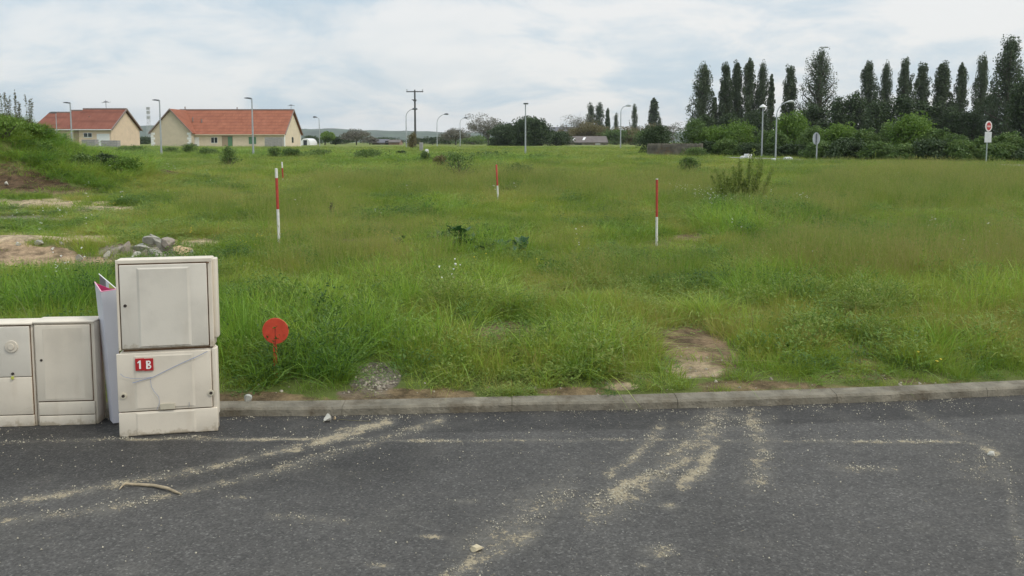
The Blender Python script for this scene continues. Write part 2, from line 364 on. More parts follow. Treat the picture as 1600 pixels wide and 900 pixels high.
SPOTS = [(1045, 790, 15, 7, .95), (1035, 862, 26, 10, .85), (1010, 885, 10, 4, .9), (672, 838, 20, 3, .9), (595, 884, 20, 5, .7), (806, 828, 12, 3, .75), (1192, 754, 9, 4, .95), (1549, 708, 11, 6, 1), (1165, 753, 10, 5, .7), (730, 783, 24, 4, .5), (370, 778, 18, 3, .6), (1100, 668, 60, 14, .35), (1540, 730, 60, 30, .3)]
def road_dirt(x, y):
    px, py = project(x, y, np.zeros_like(x))
    nz = fbm(x * 4, y * 4, 41) - 0.5; px = px + nz * 14; py = py + nz * 6
    d = np.zeros_like(px)
    for pts, hw, s in STROKES:
        best = np.full_like(px, 1e9)
        for (a, b), (c, e) in zip(pts[:-1], pts[1:]):
            vx, vy = c - a, e - b; t = np.clip(((px - a) * vx + (py - b) * vy) / (vx * vx + vy * vy), 0, 1)
            best = np.minimum(best, np.hypot(px - a - t * vx, (py - b - t * vy) * 1.0))
        d = np.maximum(d, s * np.exp(-(best / hw) ** 2))
    for a, b, ra, rb, s in SPOTS:
        d = np.maximum(d, s * np.exp(-(((px - a) / ra) ** 2 + ((py - b) / rb) ** 2) ** 1.3))
    return d
def axis(pairs):
    o = []
    for a, b, st in pairs: o.append(np.arange(a, b, st))
    return np.concatenate(o)
def make_road():
    xs = axis([(-44, -6, 0.5), (-6, -3.6, 0.05), (-3.6, 3.6, 0.016), (3.6, 6, 0.05), (6, 44, 0.5)])
    us = np.concatenate([np.linspace(0, 3.9, 245), np.linspace(3.95, 6, 20), np.linspace(6.5, 11, 8)])   # distance in front of the kerb
    X = np.repeat(xs[None, :], len(us), 0); Y = kerb_y(X) + 0.03 - us[:, None]
    nzl = fbm(X * 0.5, Y * 0.5, 51) - 0.5
    Z = 0.010 * nzl * sst(us[:, None] + 0 * X, 0.05, 1.0)
    dirt = road_dirt(X, Y)
    seam = np.interp(X, KX, KY) - 0.33
    fresh = sst(Y - seam, -0.03, 0.03)            # newer strip of asphalt between the seam and the kerb
    fresh = np.maximum(fresh, (1 - sst(np.hypot((X + 2.5) / 2.3, (Y - 4.05) / 0.55) + (fbm(X, Y, 77) - .5), 0.6, 1.2)) * 0.9)
    kd = np.exp(-us[:, None] / 0.05) * 0.5 + 0 * X   # grit gathered at the kerb foot
    V = np.stack([X, Y, Z], -1).reshape(-1, 3); r, c = X.shape; i = np.arange(r * c).reshape(r, c)
    Fq = np.stack([i[:-1, :-1], i[1:, :-1], i[1:, 1:], i[:-1, 1:]], -1).reshape(-1, 4)
    m, t, b = newmat('asphalt')
    geo = N(t, 'ShaderNodeNewGeometry'); ad = N(t, 'ShaderNodeAttribute'); ad.attribute_name = 'dirt'; af = N(t, 'ShaderNodeAttribute'); af.attribute_name = 'fresh'; ak = N(t, 'ShaderNodeAttribute'); ak.attribute_name = 'kd'
    def noise(s, d=6, r_=0.6):
        n = N(t, 'ShaderNodeTexNoise'); n.inputs['Scale'].default_value = s; n.inputs['Detail'].default_value = d; n.inputs['Roughness'].default_value = r_; L(t, geo.outputs['Position'], n.inputs['Vector']); return n.outputs[0]
    vor = N(t, 'ShaderNodeTexVoronoi'); vor.inputs['Scale'].default_value = 120; L(t, geo.outputs['Position'], vor.inputs['Vector'])
    sepc = N(t, 'ShaderNodeSeparateColor'); L(t, vor.outputs['Color'], sepc.inputs[0])
    base = N(t, 'ShaderNodeValToRGB'); L(t, sepc.outputs[0], base.inputs[0]); e = base.color_ramp.elements
    e[0].position = 0; e[0].color = (0.046, 0.0435, 0.0405, 1); e[1].position = 0.90; e[1].color = (0.084, 0.0795, 0.0735, 1)
    e2 = e.new(0.975); e2.color = (0.125, 0.12, 0.11, 1)
    nl = noise(0.9, 5); ml = N(t, 'ShaderNodeMapRange'); ml.inputs[1].default_value = 0.3; ml.inputs[2].default_value = 0.7; ml.inputs[3].default_value = 0.82; ml.inputs[4].default_value = 1.2; L(t, nl, ml.inputs[0])
    nf = noise(14, 8, .7); mf = N(t, 'ShaderNodeMapRange'); mf.inputs[1].default_value = 0.3; mf.inputs[2].default_value = 0.7; mf.inputs[3].default_value = 0.85; mf.inputs[4].default_value = 1.15; L(t, nf, mf.inputs[0])
    fr = M(t, 'SUBTRACT', 1.0, M(t, 'MULTIPLY', af.outputs['Fac'], 0.42))
    k = M(t, 'MULTIPLY', M(t, 'MULTIPLY', ml.outputs[0], mf.outputs[0]), fr)
    sc = N(t, 'ShaderNodeVectorMath', operation='SCALE'); L(t, base.outputs[0], sc.inputs[0]); L(t, k, sc.inputs['Scale'])
    # dust film
    dust = N(t, 'ShaderNodeMix', data_type='RGBA'); L(t, sc.outputs[0], dust.inputs[6]); dust.inputs[7].default_value = (0.19, 0.175, 0.145, 1)
    nd = noise(3.0, 7, .65)
    df = M(t, 'MULTIPLY', M(t, 'ADD', M(t, 'MULTIPLY', M(t, 'MULTIPLY', ad.outputs['Fac'], 1.5), M(t, 'MAXIMUM', M(t, 'SUBTRACT', M(t, 'ADD', M(t, 'MULTIPLY', noise(28, 9, .8), 1.3), M(t, 'MULTIPLY', noise(7, 5, .6), 0.7)), 0.66), 0.0)), M(t, 'MULTIPLY', M(t, 'MAXIMUM', M(t, 'SUBTRACT', nd, 0.52), 0.0), 0.7)), mf.outputs[0]); cl = N(t, 'ShaderNodeClamp'); L(t, df, cl.inputs[0]); cl.inputs[2].default_value = 0.85
    L(t, cl.outputs[0], dust.inputs[0])
    # crusts of pale earth
    nk = noise(75, 8, .85); nk2 = noise(11, 6, .7)
    thr = M(t, 'ADD', M(t, 'MULTIPLY', M(t, 'SUBTRACT', nk, 0.5), 3.4), M(t, 'MULTIPLY', M(t, 'SUBTRACT', nk2, 0.5), 3.0))
    cr = M(t, 'ADD', M(t, 'MAXIMUM', ad.outputs['Fac'], ak.outputs['Fac']), thr)
    cm = N(t, 'ShaderNodeMapRange', interpolation_type='SMOOTHSTEP'); cm.inputs[1].default_value = 0.70; cm.inputs[2].default_value = 0.88; L(t, cr, cm.inputs[0])
    ec = N(t, 'ShaderNodeMix', data_type='RGBA'); ec.inputs[6].default_value = (0.23, 0.20, 0.145, 1); ec.inputs[7].default_value = (0.42, 0.35, 0.225, 1); L(t, nk, ec.inputs[0])
    # specks of grit anywhere
    v2 = N(t, 'ShaderNodeTexVoronoi'); v2.inputs['Scale'].default_value = 34; L(t, geo.outputs['Position'], v2.inputs['Vector'])
    s2 = N(t, 'ShaderNodeSeparateColor'); L(t, v2.outputs['Color'], s2.inputs[0])
    sel = M(t, 'GREATER_THAN', M(t, 'ADD', s2.outputs[0], M(t, 'MULTIPLY', ad.outputs['Fac'], 0.25)), 0.978); near = M(t, 'LESS_THAN', v2.outputs['Distance'], 0.13)
    gr = M(t, 'MULTIPLY', sel, near)
    tot = M(t, 'MAXIMUM', M(t, 'MULTIPLY', cm.outputs[0], 0.92), M(t, 'MULTIPLY', gr, 0.75))
    fx = N(t, 'ShaderNodeMix', data_type='RGBA'); L(t, tot, fx.inputs[0]); L(t, dust.outputs[2], fx.inputs[6]); L(t, ec.outputs[2], fx.inputs[7])
    L(t, fx.outputs[2], b.inputs['Base Color']); b.inputs['Roughness'].default_value = 0.82; b.inputs['Specular IOR Level'].default_value = 0.35
    hh = M(t, 'ADD', M(t, 'MULTIPLY', vor.outputs['Distance'], -0.6), M(t, 'MULTIPLY', cm.outputs[0], 0.6))
    bp = N(t, 'ShaderNodeBump'); bp.inputs['Strength'].default_value = 0.5; bp.inputs['Distance'].default_value = 0.006; L(t, hh, bp.inputs['Height']); L(t, bp.outputs[0], b.inputs['Normal'])
    me = npmesh('road', V, Fq, m, {'dirt': ('FLOAT', dirt.ravel()), 'fresh': ('FLOAT', fresh.ravel()), 'kd': ('FLOAT', kd.ravel())}, smooth=True)
    tag(mobj('road', me), kind='structure')
make_road()

# kerb of cast stones with open joints
M_KERB = simple('kerb_concrete', (0.185, 0.165, 0.125), 0.95, 0.3, 11, 0.8, 70, dirt=(0.085, 0.066, 0.042), dscale=4, dirt_lo=.44, dirt_hi=.72)
kb = MB(); x = -38.0
while x < 38:
    n = 4; L0 = x + 0.0015; L1 = x + 0.9985
    for k in range(n):
        a = L0 + (L1 - L0) * k / n; b_ = L0 + (L1 - L0) * (k + 1) / n
        pts = []
        for q in (a, b_):
            y0 = float(kerb_y(q)); j = 0.002 * math.sin(x * 7)
            pts.append([(q, y0 - 0.006, -0.06), (q, y0 + 0.006, KH - 0.012 + j), (q, y0 + 0.018, KH + j), (q, y0 + KW, KH + 0.006 + j), (q, y0 + KW, -0.06)])
        v = pts[0] + pts[1]; f = [(i, i + 1, i + 6, i + 5) for i in range(4)]
        if k == 0: f.append((4, 3, 2, 1, 0))
        if k == n - 1: f.append((5, 6, 7, 8, 9))
        kb.add(v, f)
    x += 1.0
tag(kb.build('kerb', M_KERB), kind='structure')

# far road behind the plots on the right
M_ROAD2 = simple('worn_asphalt', (0.20, 0.19, 0.185), 0.9, 0.1, 3)
p0 = ground(1188, 250.5); p1 = ground(1640, 264)
rv = []; rf = []
for i in range(41):
    t_ = i / 40 * 1.6 - 0.15; c = p0.lerp(p1, t_)
    for k in range(5):
        yy = c.y - 0.8 + k * 1.0; rv.append((c.x, yy, tz(c.x, yy) + 0.10))
for i in range(40):
    for k in range(4): rf.append((i * 5 + k, (i + 1) * 5 + k, (i + 1) * 5 + k + 1, i * 5 + k + 1))
me = bpy.data.meshes.new('side_road'); me.from_pydata(rv, [], rf); me.materials.append(M_ROAD2)
tag(mobj('side_road', me), kind='structure')

# far hills
hx = np.linspace(-2600, 2600, 261); hv = []; hf = []
hh_ = 17 + 9 * fbm(hx * 0.0016 + 5, hx * 0 + 2, 61) + 5 * fbm(hx * 0.02, hx * 0, 62) 
hh_ = np.where(hx < -300, hh_ + np.clip((-hx - 300) / 90, 0, 8), hh_)
prof = [(0, 0.0), (60, 0.45), (140, 0.8), (260, 1.0), (520, 0.9), (900, 0.3)]
for i, X_ in enumerate(hx):
    for dy, q in prof: hv.append((X_, 2050 + dy + 60 * math.sin(X_ * .002), 0.5 + hh_[i] * q * 1.35))
for i in range(260):
    for k in range(5): hf.append((i * 6 + k, (i + 1) * 6 + k, (i + 1) * 6 + k + 1, i * 6 + k + 1))
me = bpy.data.meshes.new('hills'); me.from_pydata(hv, [], hf)
me.materials.append(simple('wooded_hill', (0.05, 0.075, 0.045), 0.95, 0.45, 0.03)); tag(mobj('hills', me), kind='structure')

# ------------------------------------------------------------------ plant templates for ground cover
SRC = {}
def blade_mesh(name, mat, n, hmin, hmax, width, spread, lean, seg=3, seed=0, heads=None, droop=0.5):
    g = np.random.default_rng(seed); V = []; Fc = []; rn = []; hg = []
    for i in range(n):
        a = g.uniform(0, 2 * np.pi); rr = spread * math.sqrt(g.uniform()); bx, by = rr * math.cos(a), rr * math.sin(a)
        h = g.uniform(hmin, hmax); az = a + g.normal(0, 0.9); ln = abs(g.normal(0, lean)) + 0.04; wd = width * g.uniform(0.6, 1.3); rv_ = g.uniform()
        dx, dy = math.cos(az), math.sin(az); fa = g.uniform(0, np.pi); wx, wy = math.cos(fa), math.sin(fa)
        b0 = len(V)
        for k in range(seg + 1):
            t_ = k / seg; out_ = ln * h * (t_ + droop * t_ * t_ * 1.6); zz = h * (t_ - droop * ln * t_ ** 3 * 0.7)
            w_ = wd * (1 - t_) ** 0.6 * (0.6 + 0.8 * t_ if t_ < .5 else 1)
            c = (bx + dx * out_, by + dy * out_, zz)
            V += [(c[0] - wx * w_ / 2, c[1] - wy * w_ / 2, c[2]), (c[0] + wx * w_ / 2, c[1] + wy * w_ / 2, c[2])]; rn += [rv_, rv_]; hg += [t_, t_]
            if k: Fc.append((b0 + 2 * k - 2, b0 + 2 * k - 1, b0 + 2 * k + 1, b0 + 2 * k))
        if heads and g.uniform() < heads[0]:
            hl, hw = heads[1], heads[2]; cx_, cy_, cz_ = c
            for q in range(heads[3]):
                aa = g.uniform(0, 2 * np.pi); o_ = hw * g.uniform(0.2, 1); zz = cz_ - hl + hl * 1.1 * g.uniform(); s_ = heads[4]
                p = np.array([cx_ + dx * 0 + math.cos(aa) * o_, cy_ + math.sin(aa) * o_, zz]); u = g.normal(size=3); u /= np.linalg.norm(u); v_ = np.cross(u, (0, 0, 1.0)); 
                b1 = len(V); V += [tuple(p - v_ * s_ * .4), tuple(p + v_ * s_ * .4), tuple(p + v_ * s_ * .3 + np.array((0, 0, s_ * 1.6))), tuple(p - v_ * s_ * .3 + np.array((0, 0, s_ * 1.6)))]
                rn += [rv_] * 4; hg += [1.0] * 4; Fc.append((b1, b1 + 1, b1 + 2, b1 + 3))
    return npmesh(name, V, Fc, mat, {'rnd': ('FLOAT', rn), 'hgt': ('FLOAT', hg)})
def forb_mesh(name, mat, n, h, spread, lsize, seed=0, flower=None):
    g = np.random.default_rng(seed); V = []; Fc = []; rn = []; hg = []
    for i in range(n):
        a = g.uniform(0, 2 * np.pi); rr = spread * math.sqrt(g.uniform()); z = h * g.uniform(0.1, 1) * (1 - 0.5 * (rr / spread) ** 2)
        p = np.array([rr * math.cos(a), rr * math.sin(a), z]); el = g.uniform(-0.2, 0.9); az = a + g.normal(0, 0.8)
        d = np.array([math.cos(az) * math.cos(el), math.sin(az) * math.cos(el), math.sin(el)]); s = np.cross(d, (0, 0, 1.0)); s /= np.linalg.norm(s) + 1e-6
        up = np.cross(s, d); l = lsize * g.uniform(0.6, 1.3); ww = l * g.uniform(0.28, 0.5); b0 = len(V); r_ = g.uniform()
        V += [tuple(p), tuple(p + d * l * .45 + s * ww * .5 + up * l * .12), tuple(p + d * l - up * l * .1), tuple(p + d * l * .45 - s * ww * .5 + up * l * .12)]
        rn += [r_] * 4; hg += [z / h] * 4; Fc.append((b0, b0 + 1, b0 + 2, b0 + 3))
    return npmesh(name, V, Fc, mat, {'rnd': ('FLOAT', rn), 'hgt': ('FLOAT', hg)})
G_SHORT = leafmat('short_grass_leaf', [(0.119, 0.207, 0.023), (0.183, 0.283, 0.031), (0.259, 0.346, 0.042), (0.329, 0.366, 0.063), (0.392, 0.325, 0.104)], 0.42, True, tip=(0.30, 0.33, 0.08, 0.35))
G_TALL = leafmat('tall_grass_leaf', [(0.123, 0.211, 0.028), (0.175, 0.267, 0.036), (0.24, 0.316, 0.046), (0.305, 0.329, 0.07), (0.376, 0.329, 0.12)], 0.42, True, tip=(0.34, 0.30, 0.13, 0.45))
G_LUSH = leafmat('lush_grass_leaf', [(0.105, 0.217, 0.029), (0.17, 0.307, 0.039), (0.251, 0.398, 0.048), (0.332, 0.435, 0.063), (0.389, 0.435, 0.097)], 0.42, True, rough=0.42)
G_FORB = leafmat('weed_leaf', [(0.054, 0.119, 0.032), (0.101, 0.188, 0.041), (0.169, 0.269, 0.052), (0.25, 0.338, 0.069), (0.324, 0.35, 0.103)], 0.42, True)
G_STRAW = leafmat('straw_leaf', [(0.17, 0.15, 0.075), (0.26, 0.22, 0.12), (0.36, 0.31, 0.19)], 0.3, True)
G_WHITE = simple('white_petal', (0.78, 0.78, 0.74), 0.7, 0.05); G_YEL = simple('yellow_petal', (0.72, 0.55, 0.04), 0.6, 0.05)
def src(cname, meshes):
    c = bpy.data.collections.new(cname)
    for i, me in enumerate(meshes):
        o = bpy.data.objects.new('%s_%02d' % (cname, i), me); c.objects.link(o)
    SRC[cname] = c
src('short', [blade_mesh('short', G_SHORT, 46, .05, .15, .0060, .11, .5, 2, s) for s in range(4)])
src('seeded', [blade_mesh('seeded', G_TALL, 30, .18, .50, .0046, .13, .16, 3, 10 + s, heads=(0.45, .08, .012, 5, .009)) for s in range(4)])
src('lush', [blade_mesh('lush', G_LUSH, 34, .16, .36, .0085, .12, .42, 4, 20 + s, droop=.9) for s in range(4)])
src('forb', [forb_mesh('forb', G_FORB, (95, 120, 80, 110)[s], (.16, .22, .12, .26)[s], (.15, .13, .17, .11)[s], (.038, .026, .046, .032)[s], 30 + s) for s in range(4)])
src('straw', [blade_mesh('straw', G_STRAW, 9, .12, .42, .0040, .10, .8, 4, 40 + s, droop=.9) for s in range(3)])
def flower_mesh(name, pet, seed, h):
    g = np.random.default_rng(seed); V = []; Fc = []
    for i in range(3):
        x_, y_ = g.normal(0, .05, 2); z_ = h * g.uniform(.6, 1.1); r_ = g.uniform(.008, .014)
        b0 = len(V); V += [(x_, y_, z_ + .004)] + [(x_ + r_ * math.cos(k * 1.047), y_ + r_ * math.sin(k * 1.047), z_ + .006 * (k % 2)) for k in range(6)]
        for k in range(6): Fc.append((b0, b0 + 1 + k, b0 + 1 + (k + 1) % 6))
        b2 = len(V); V += [(x_ - r_ * .8, y_, z_ - r_ * .7), (x_ + r_ * .8, y_, z_ - r_ * .7), (x_, y_ - r_*.5, z_ + r_ * .9)]; Fc.append((b2, b2 + 1, b2 + 2))
    return npmesh(name, V, Fc, pet)
src('white_flower', [flower_mesh('white_flower', G_WHITE, s, .3) for s in range(3)])
src('yellow_flower', [flower_mesh('yellow_flower', G_YEL, 5 + s, .2) for s in range(3)])

def scatter(name, coll, P, rot, scl, idx, tint):
    n = len(P)
    me = bpy.data.meshes.new(name); me.vertices.add(n); me.vertices.foreach_set('co', np.asarray(P, np.float32).ravel())
    for an, ty, val in (('rot', 'FLOAT_VECTOR', rot), ('scl', 'FLOAT_VECTOR', scl), ('idx', 'INT', idx), ('tint', 'FLOAT', tint)):
        a = me.attributes.new(an, ty, 'POINT'); a.data.foreach_set('vector' if ty == 'FLOAT_VECTOR' else 'value', np.asarray(val, np.int32 if ty == 'INT' else np.float32).ravel())
    me.update()
    o = mobj(name, me); tag(o, kind='stuff')
    g = bpy.data.node_groups.new(name + '_nodes', 'GeometryNodeTree')
    g.interface.new_socket('Geometry', in_out='INPUT', socket_type='NodeSocketGeometry'); g.interface.new_socket('Geometry', in_out='OUTPUT', socket_type='NodeSocketGeometry')
    gi = g.nodes.new('NodeGroupInput'); go = g.nodes.new('NodeGroupOutput')
    ip = g.nodes.new('GeometryNodeInstanceOnPoints'); ci = g.nodes.new('GeometryNodeCollectionInfo')
    ci.inputs['Collection'].default_value = SRC[coll]; ci.inputs['Separate Children'].default_value = True; ci.inputs['Reset Children'].default_value = True
    def na(nm, dt):
        q = g.nodes.new('GeometryNodeInputNamedAttribute'); q.data_type = dt; q.inputs['Name'].default_value = nm; return q.outputs['Attribute']
    g.links.new(gi.outputs[0], ip.inputs['Points']); g.links.new(ci.outputs[0], ip.inputs['Instance']); ip.inputs['Pick Instance'].default_value = True
    g.links.new(na('idx', 'INT'), ip.inputs['Instance Index'])
    e2r = g.nodes.new('FunctionNodeEulerToRotation'); g.links.new(na('rot', 'FLOAT_VECTOR'), e2r.inputs[0]); g.links.new(e2r.outputs[0], ip.inputs['Rotation'])
    g.links.new(na('scl', 'FLOAT_VECTOR'), ip.inputs['Scale'])
    g.links.new(ip.outputs[0], go.inputs[0])
    md = o.modifiers.new('scatter', 'NODES'); md.node_group = g
    return o
# regional character of the meadow, read off the photograph and laid on the ground
def blob(px, py, L_):
    v = np.zeros_like(px)
    for a, b, ra, rb, s in L_:
        v = np.maximum(v, s * (1 - sst(np.sqrt(((px - a) / ra) ** 2 + ((py - b) / rb) ** 2), 0.72, 1.08)))
    return v
LUSHB = [(350, 242, 130, 8, 1), (740, 252, 170, 9, 1), (560, 244, 90, 6, .9), (470, 540, 190, 75, 1), (800, 560, 200, 45, .55), (850, 500, 190, 40, .6), (60, 478, 130, 34, .9), (1180, 350, 120, 30, 1), (740, 390, 110, 20, .7), (690, 330, 60, 16, .6), (1220, 460, 110, 30, .6), (1480, 470, 180, 40, .7), (130, 250, 150, 45, .9), (620, 265, 200, 14, .4), (1500, 560, 120, 30, .5), (640, 470, 200, 40, .7)]
TALLB = [(560, 430, 170, 34, 1), (1420, 415, 290, 48, 1), (980, 440, 120, 22, .4), (1460, 300, 230, 42, 1), (700, 290, 260, 24, .9), (1060, 320, 70, 30, .7), (1250, 340, 120, 30, .8), (880, 480, 60, 25, .5), (430, 330, 180, 30, .6), (1000, 300, 200, 30, .8), (560, 370, 150, 22, .5)]
def pts_field(n0, bands):
    out_ = []
    for y0, y1, dens in bands:
        xw = 0.72 * y1 + 1.5; area = 2 * xw * (y1 - y0); n = int(area * dens)
        y = rng.uniform(y0, y1, n); x = rng.uniform(-xw, xw, n); k = np.abs(x) < 0.72 * y + 1.5; out_.append(np.stack([x[k], y[k]], 1))
    return np.concatenate(out_)
def prep(P, need=0.35, soft=0.5):
    x, y = P[:, 0], P[:, 1]; d = y - kerb_y(x) - KW
    z = terrain(x, y); bare, _ = bare_at(x, y, z); px, py = project(x, y, z)
    keep = (d > 0.02) & (rng.uniform(size=len(x)) > np.clip((bare - 0.25) / 0.42, 0, 0.94)) & (y < 700)
    # keep grass off the side road
    t_ = (x - p0.x) / (p1.x - p0.x); cy_ = p0.y + (p1.y - p0.y) * t_
    keep &= ~((t_ > -0.2) & (t_ < 1.5) & (y > cy_ - 1.2) & (y < cy_ + 3.6))
    return x, y, z, px, py, bare, keep
def hue(x, y): return np.clip(0.5 + 1.7 * (fbm(x * 0.30, y * 0.30, 71, 3) - 0.5) + 2.3 * (fbm(x * 1.1, y * 0.8, 72, 3) - 0.5) + .8 * (vnoise(x * 5, y * 5, 73) - .5), 0, 1)
def emit(name, coll, P, prob, hs, ws, tint, nvar):
    x, y, z, px, py, bare, keep = prep(P)
    lush = blob(px, py, LUSHB); tall = blob(px, py, TALLB); dist = np.hypot(x, y)
    pr = prob(x, y, px, py, lush, tall, dist, bare)
    k = keep & (rng.uniform(size=len(x)) < pr); n = int(k.sum())
    x, y, z, lush, tall, dist, bare = (q[k] for q in (x, y, z, lush, tall, dist, bare))
    h = hs(x, y, lush, tall, dist) * rng.uniform(.7, 1.3, n) * (1 - .62 * np.clip(bare * 1.3, 0, 1)); wv = ws(dist) * rng.uniform(.8, 1.2, n) * np.clip(.38 + 1.1 * (y - kerb_y(x) - KW), .38, 1)
    rot = np.stack([rng.normal(0, .06, n), rng.normal(0, .06, n), rng.uniform(0, 6.28, n)], 1)
    T = np.clip(tint(x, y, lush, tall, dist) + rng.normal(0, .07, n), 0, 1)
    scatter(name, coll, np.stack([x, y, z - 0.006], 1), rot, np.stack([wv, wv, h], 1), rng.integers(0, nvar, n), T)
    print(name, n)
wd_ = lambda d: 1 + np.clip((d - 9) / 16, 0, 9)
B1 = [(4.4, 9, 120), (9, 16, 62), (16, 28, 28), (28, 50, 9), (50, 80, 2.6), (80, 130, 1.0)]
def bb(k): return [(a, b, c * k) for a, b, c in B1]
edge_h = lambda x, y: 0.36 + 0.64 * sst(y - kerb_y(x) - KW, 0.0, 0.9)
emit('meadow_grass', 'short', pts_field(0, bb(1.0)), lambda x, y, px, py, l, t, d, b: 1 - 0.35 * l, lambda x, y, l, t, d: (0.75 + 0.9 * fbm(x * 1.2, y * 1.2, 81)) * edge_h(x, y) * (1 + .5 * l) * (1 + np.clip(d / 90, 0, .6)), wd_,
     lambda x, y, l, t, d: hue(x, y) * 0.9 - 0.2 * l + 0.05 * t, 4)
emit('tall_seeding_grass', 'seeded', pts_field(0, bb(0.55)), lambda x, y, px, py, l, t, d, b: np.clip(0.02 + 0.10 * sst(d, 7, 14) + 0.75 * t + 0.5 * sst(fbm(x * .35, y * .35, 91), .52, .68) * sst(d, 6.5, 12), 0, 1) * (1 - .6 * np.clip(b * 2, 0, 1)),
     lambda x, y, l, t, d: (0.55 + 0.42 * t + 0.45 * (fbm(x * .8, y * .8, 83) - .3)) * (1 + np.clip(d / 160, 0, .4)), lambda d: 0.9 + np.clip((d - 12) / 25, 0, 5),
     lambda x, y, l, t, d: hue(x, y) * .8 + 0.12 * t, 4)
emit('lush_grass', 'lush', pts_field(0, bb(0.5)), lambda x, y, px, py, l, t, d, b: np.clip(0.05 + 0.75 * l + 0.5 * sst(fbm(x * .6, y * .6, 95), .54, .68), 0, 1),
     lambda x, y, l, t, d: (0.55 + 0.60 * l + .8 * (fbm(x * 1.1, y * 1.1, 84) - .4)) * edge_h(x, y), wd_, lambda x, y, l, t, d: hue(x, y) * .7 + .1 - .1 * l, 4)
emit('weeds', 'forb', pts_field(0, bb(0.60)), lambda x, y, px, py, l, t, d, b: np.clip(0.10 + .35 * l + 1.0 * sst(fbm(x * .8, y * .8, 97), .50, .62), 0, 1),
     lambda x, y, l, t, d: (0.6 + 2.0 * (fbm(x * 1.3, y * 1.3, 85) ** 1.5) * (0.6 + .9 * l)) * edge_h(x, y), wd_, lambda x, y, l, t, d: hue(x, y) * .8, 4)
emit('dry_grass', 'straw', pts_field(0, bb(0.22)), lambda x, y, px, py, l, t, d, b: np.clip(.16 + .4 * t + .35 * b, 0, 1), lambda x, y, l, t, d: 0.75 * edge_h(x, y), wd_, lambda x, y, l, t, d: .45 + 0 * x, 3)
def flowers(name, coll, specs, base, h):
    x = []; y = []
    for px, py, rp, rq, n in specs:
        g = ground(px, py); s = max(rp * g.y / F, 0.05); s2 = max(rq * g.y * g.y / F / 1.3, .05)
        for i in range(n): x.append(g.x + random.gauss(0, s)); y.append(g.y + random.gauss(0, s2))
    Pb = pts_field(0, base); x = np.concatenate([np.array(x), Pb[:, 0]]); y = np.concatenate([np.array(y), Pb[:, 1]])
    z = terrain(x, y); ok = (y - kerb_y(x) > .4); x, y, z = x[ok], y[ok], z[ok]; n = len(x); s = 1 + np.clip((y - 8) / 22, 0, 2)
    scatter(name, coll, np.stack([x, y, z], 1), np.stack([0 * x, 0 * x, rng.uniform(0, 6.28, n)], 1), np.stack([s, s, h * rng.uniform(.7, 1.2, n)], 1), rng.integers(0, 3, n), 0 * x)
flowers('white_flowers', 'white_flower', [(1113, 318, 20, 10, 34), (1140, 325, 24, 8, 16), (1185, 318, 18, 8, 14), (1245, 325, 12, 4, 5), (400, 245, 1, 1, 0), (70, 360, 50, 6, 5), (110, 440, 35, 14, 7), (120, 262, 60, 14, 8), (175, 255, 20, 8, 6), (705, 465, 12, 2, 3), (900, 405, 2, 2, 1), (1500, 395, 60, 10, 4), (1590, 400, 10, 20, 2)], [(8, 30, .035)], 1.0)
flowers('yellow_flowers', 'yellow_flower', [(570, 375, 30, 6, 8), (520, 330, 60, 5, 5), (730, 345, 80, 20, 5), (430, 390, 20, 4, 4), (780, 435, 60, 12, 7), (1447, 583, 4, 3, 1), (1484, 583, 4, 3, 1)], [(8, 26, .10)], 0.8)

# ------------------------------------------------------------------ haze
hm = bpy.data.materials.new('haze'); hm.use_nodes = True; ht = hm.node_tree; ht.nodes.clear(); ho = N(ht, 'ShaderNodeOutputMaterial'); pv = N(ht, 'ShaderNodeVolumePrincipled')
pv.inputs['Color'].default_value = (0.90, 0.95, 1.0, 1); pv.inputs['Density'].default_value = 0.00014; pv.inputs['Anisotropy'].default_value = 0.3; L(ht, pv.outputs[0], ho.inputs['Volume'])
hb = MB(); hb.box(-9000, 9000, -500, 4200, -2, 90); tag(hb.build('haze', hm), kind='stuff')
# ------------------------------------------------------------------ foliage builders
BARK = simple('grey_bark', (0.10, 0.085, 0.07), 0.9, 0.3, 6, 0.4, 20)
def leaves(C, size, g, up=0.3, asp=0.7):
    """random leaf-sized quads around centres C (Nx3)"""
    n = len(C); a = g.normal(size=(n, 3)); a[:, 2] += up; a /= np.linalg.norm(a, axis=1)[:, None] + 1e-9
    b = g.normal(size=(n, 3)); b -= (b * a).sum(1)[:, None] * a; b /= np.linalg.norm(b, axis=1)[:, None] + 1e-9
    s = size * g.uniform(.6, 1.35, n)[:, None]; nrm = np.cross(a, b) * s * .18
    V = np.stack([C - a * s * .5, C + b * s * .5 * asp + nrm, C + a * s * .5, C - b * s * .5 * asp + nrm], 1).reshape(-1, 3)
    return V, np.arange(4 * n).reshape(n, 4), np.repeat(g.uniform(size=n), 4)
def crown_mesh(name, mat, C, size, g, shade_rnd=None, **k):
    V, Fq, rn = leaves(C, size, g, **k)
    if shade_rnd is not None: rn = np.clip(rn * .55 + np.repeat(shade_rnd, 4) * .45, 0, 1)
    return npmesh(name, V, Fq, mat, {'rnd': ('FLOAT', rn)})
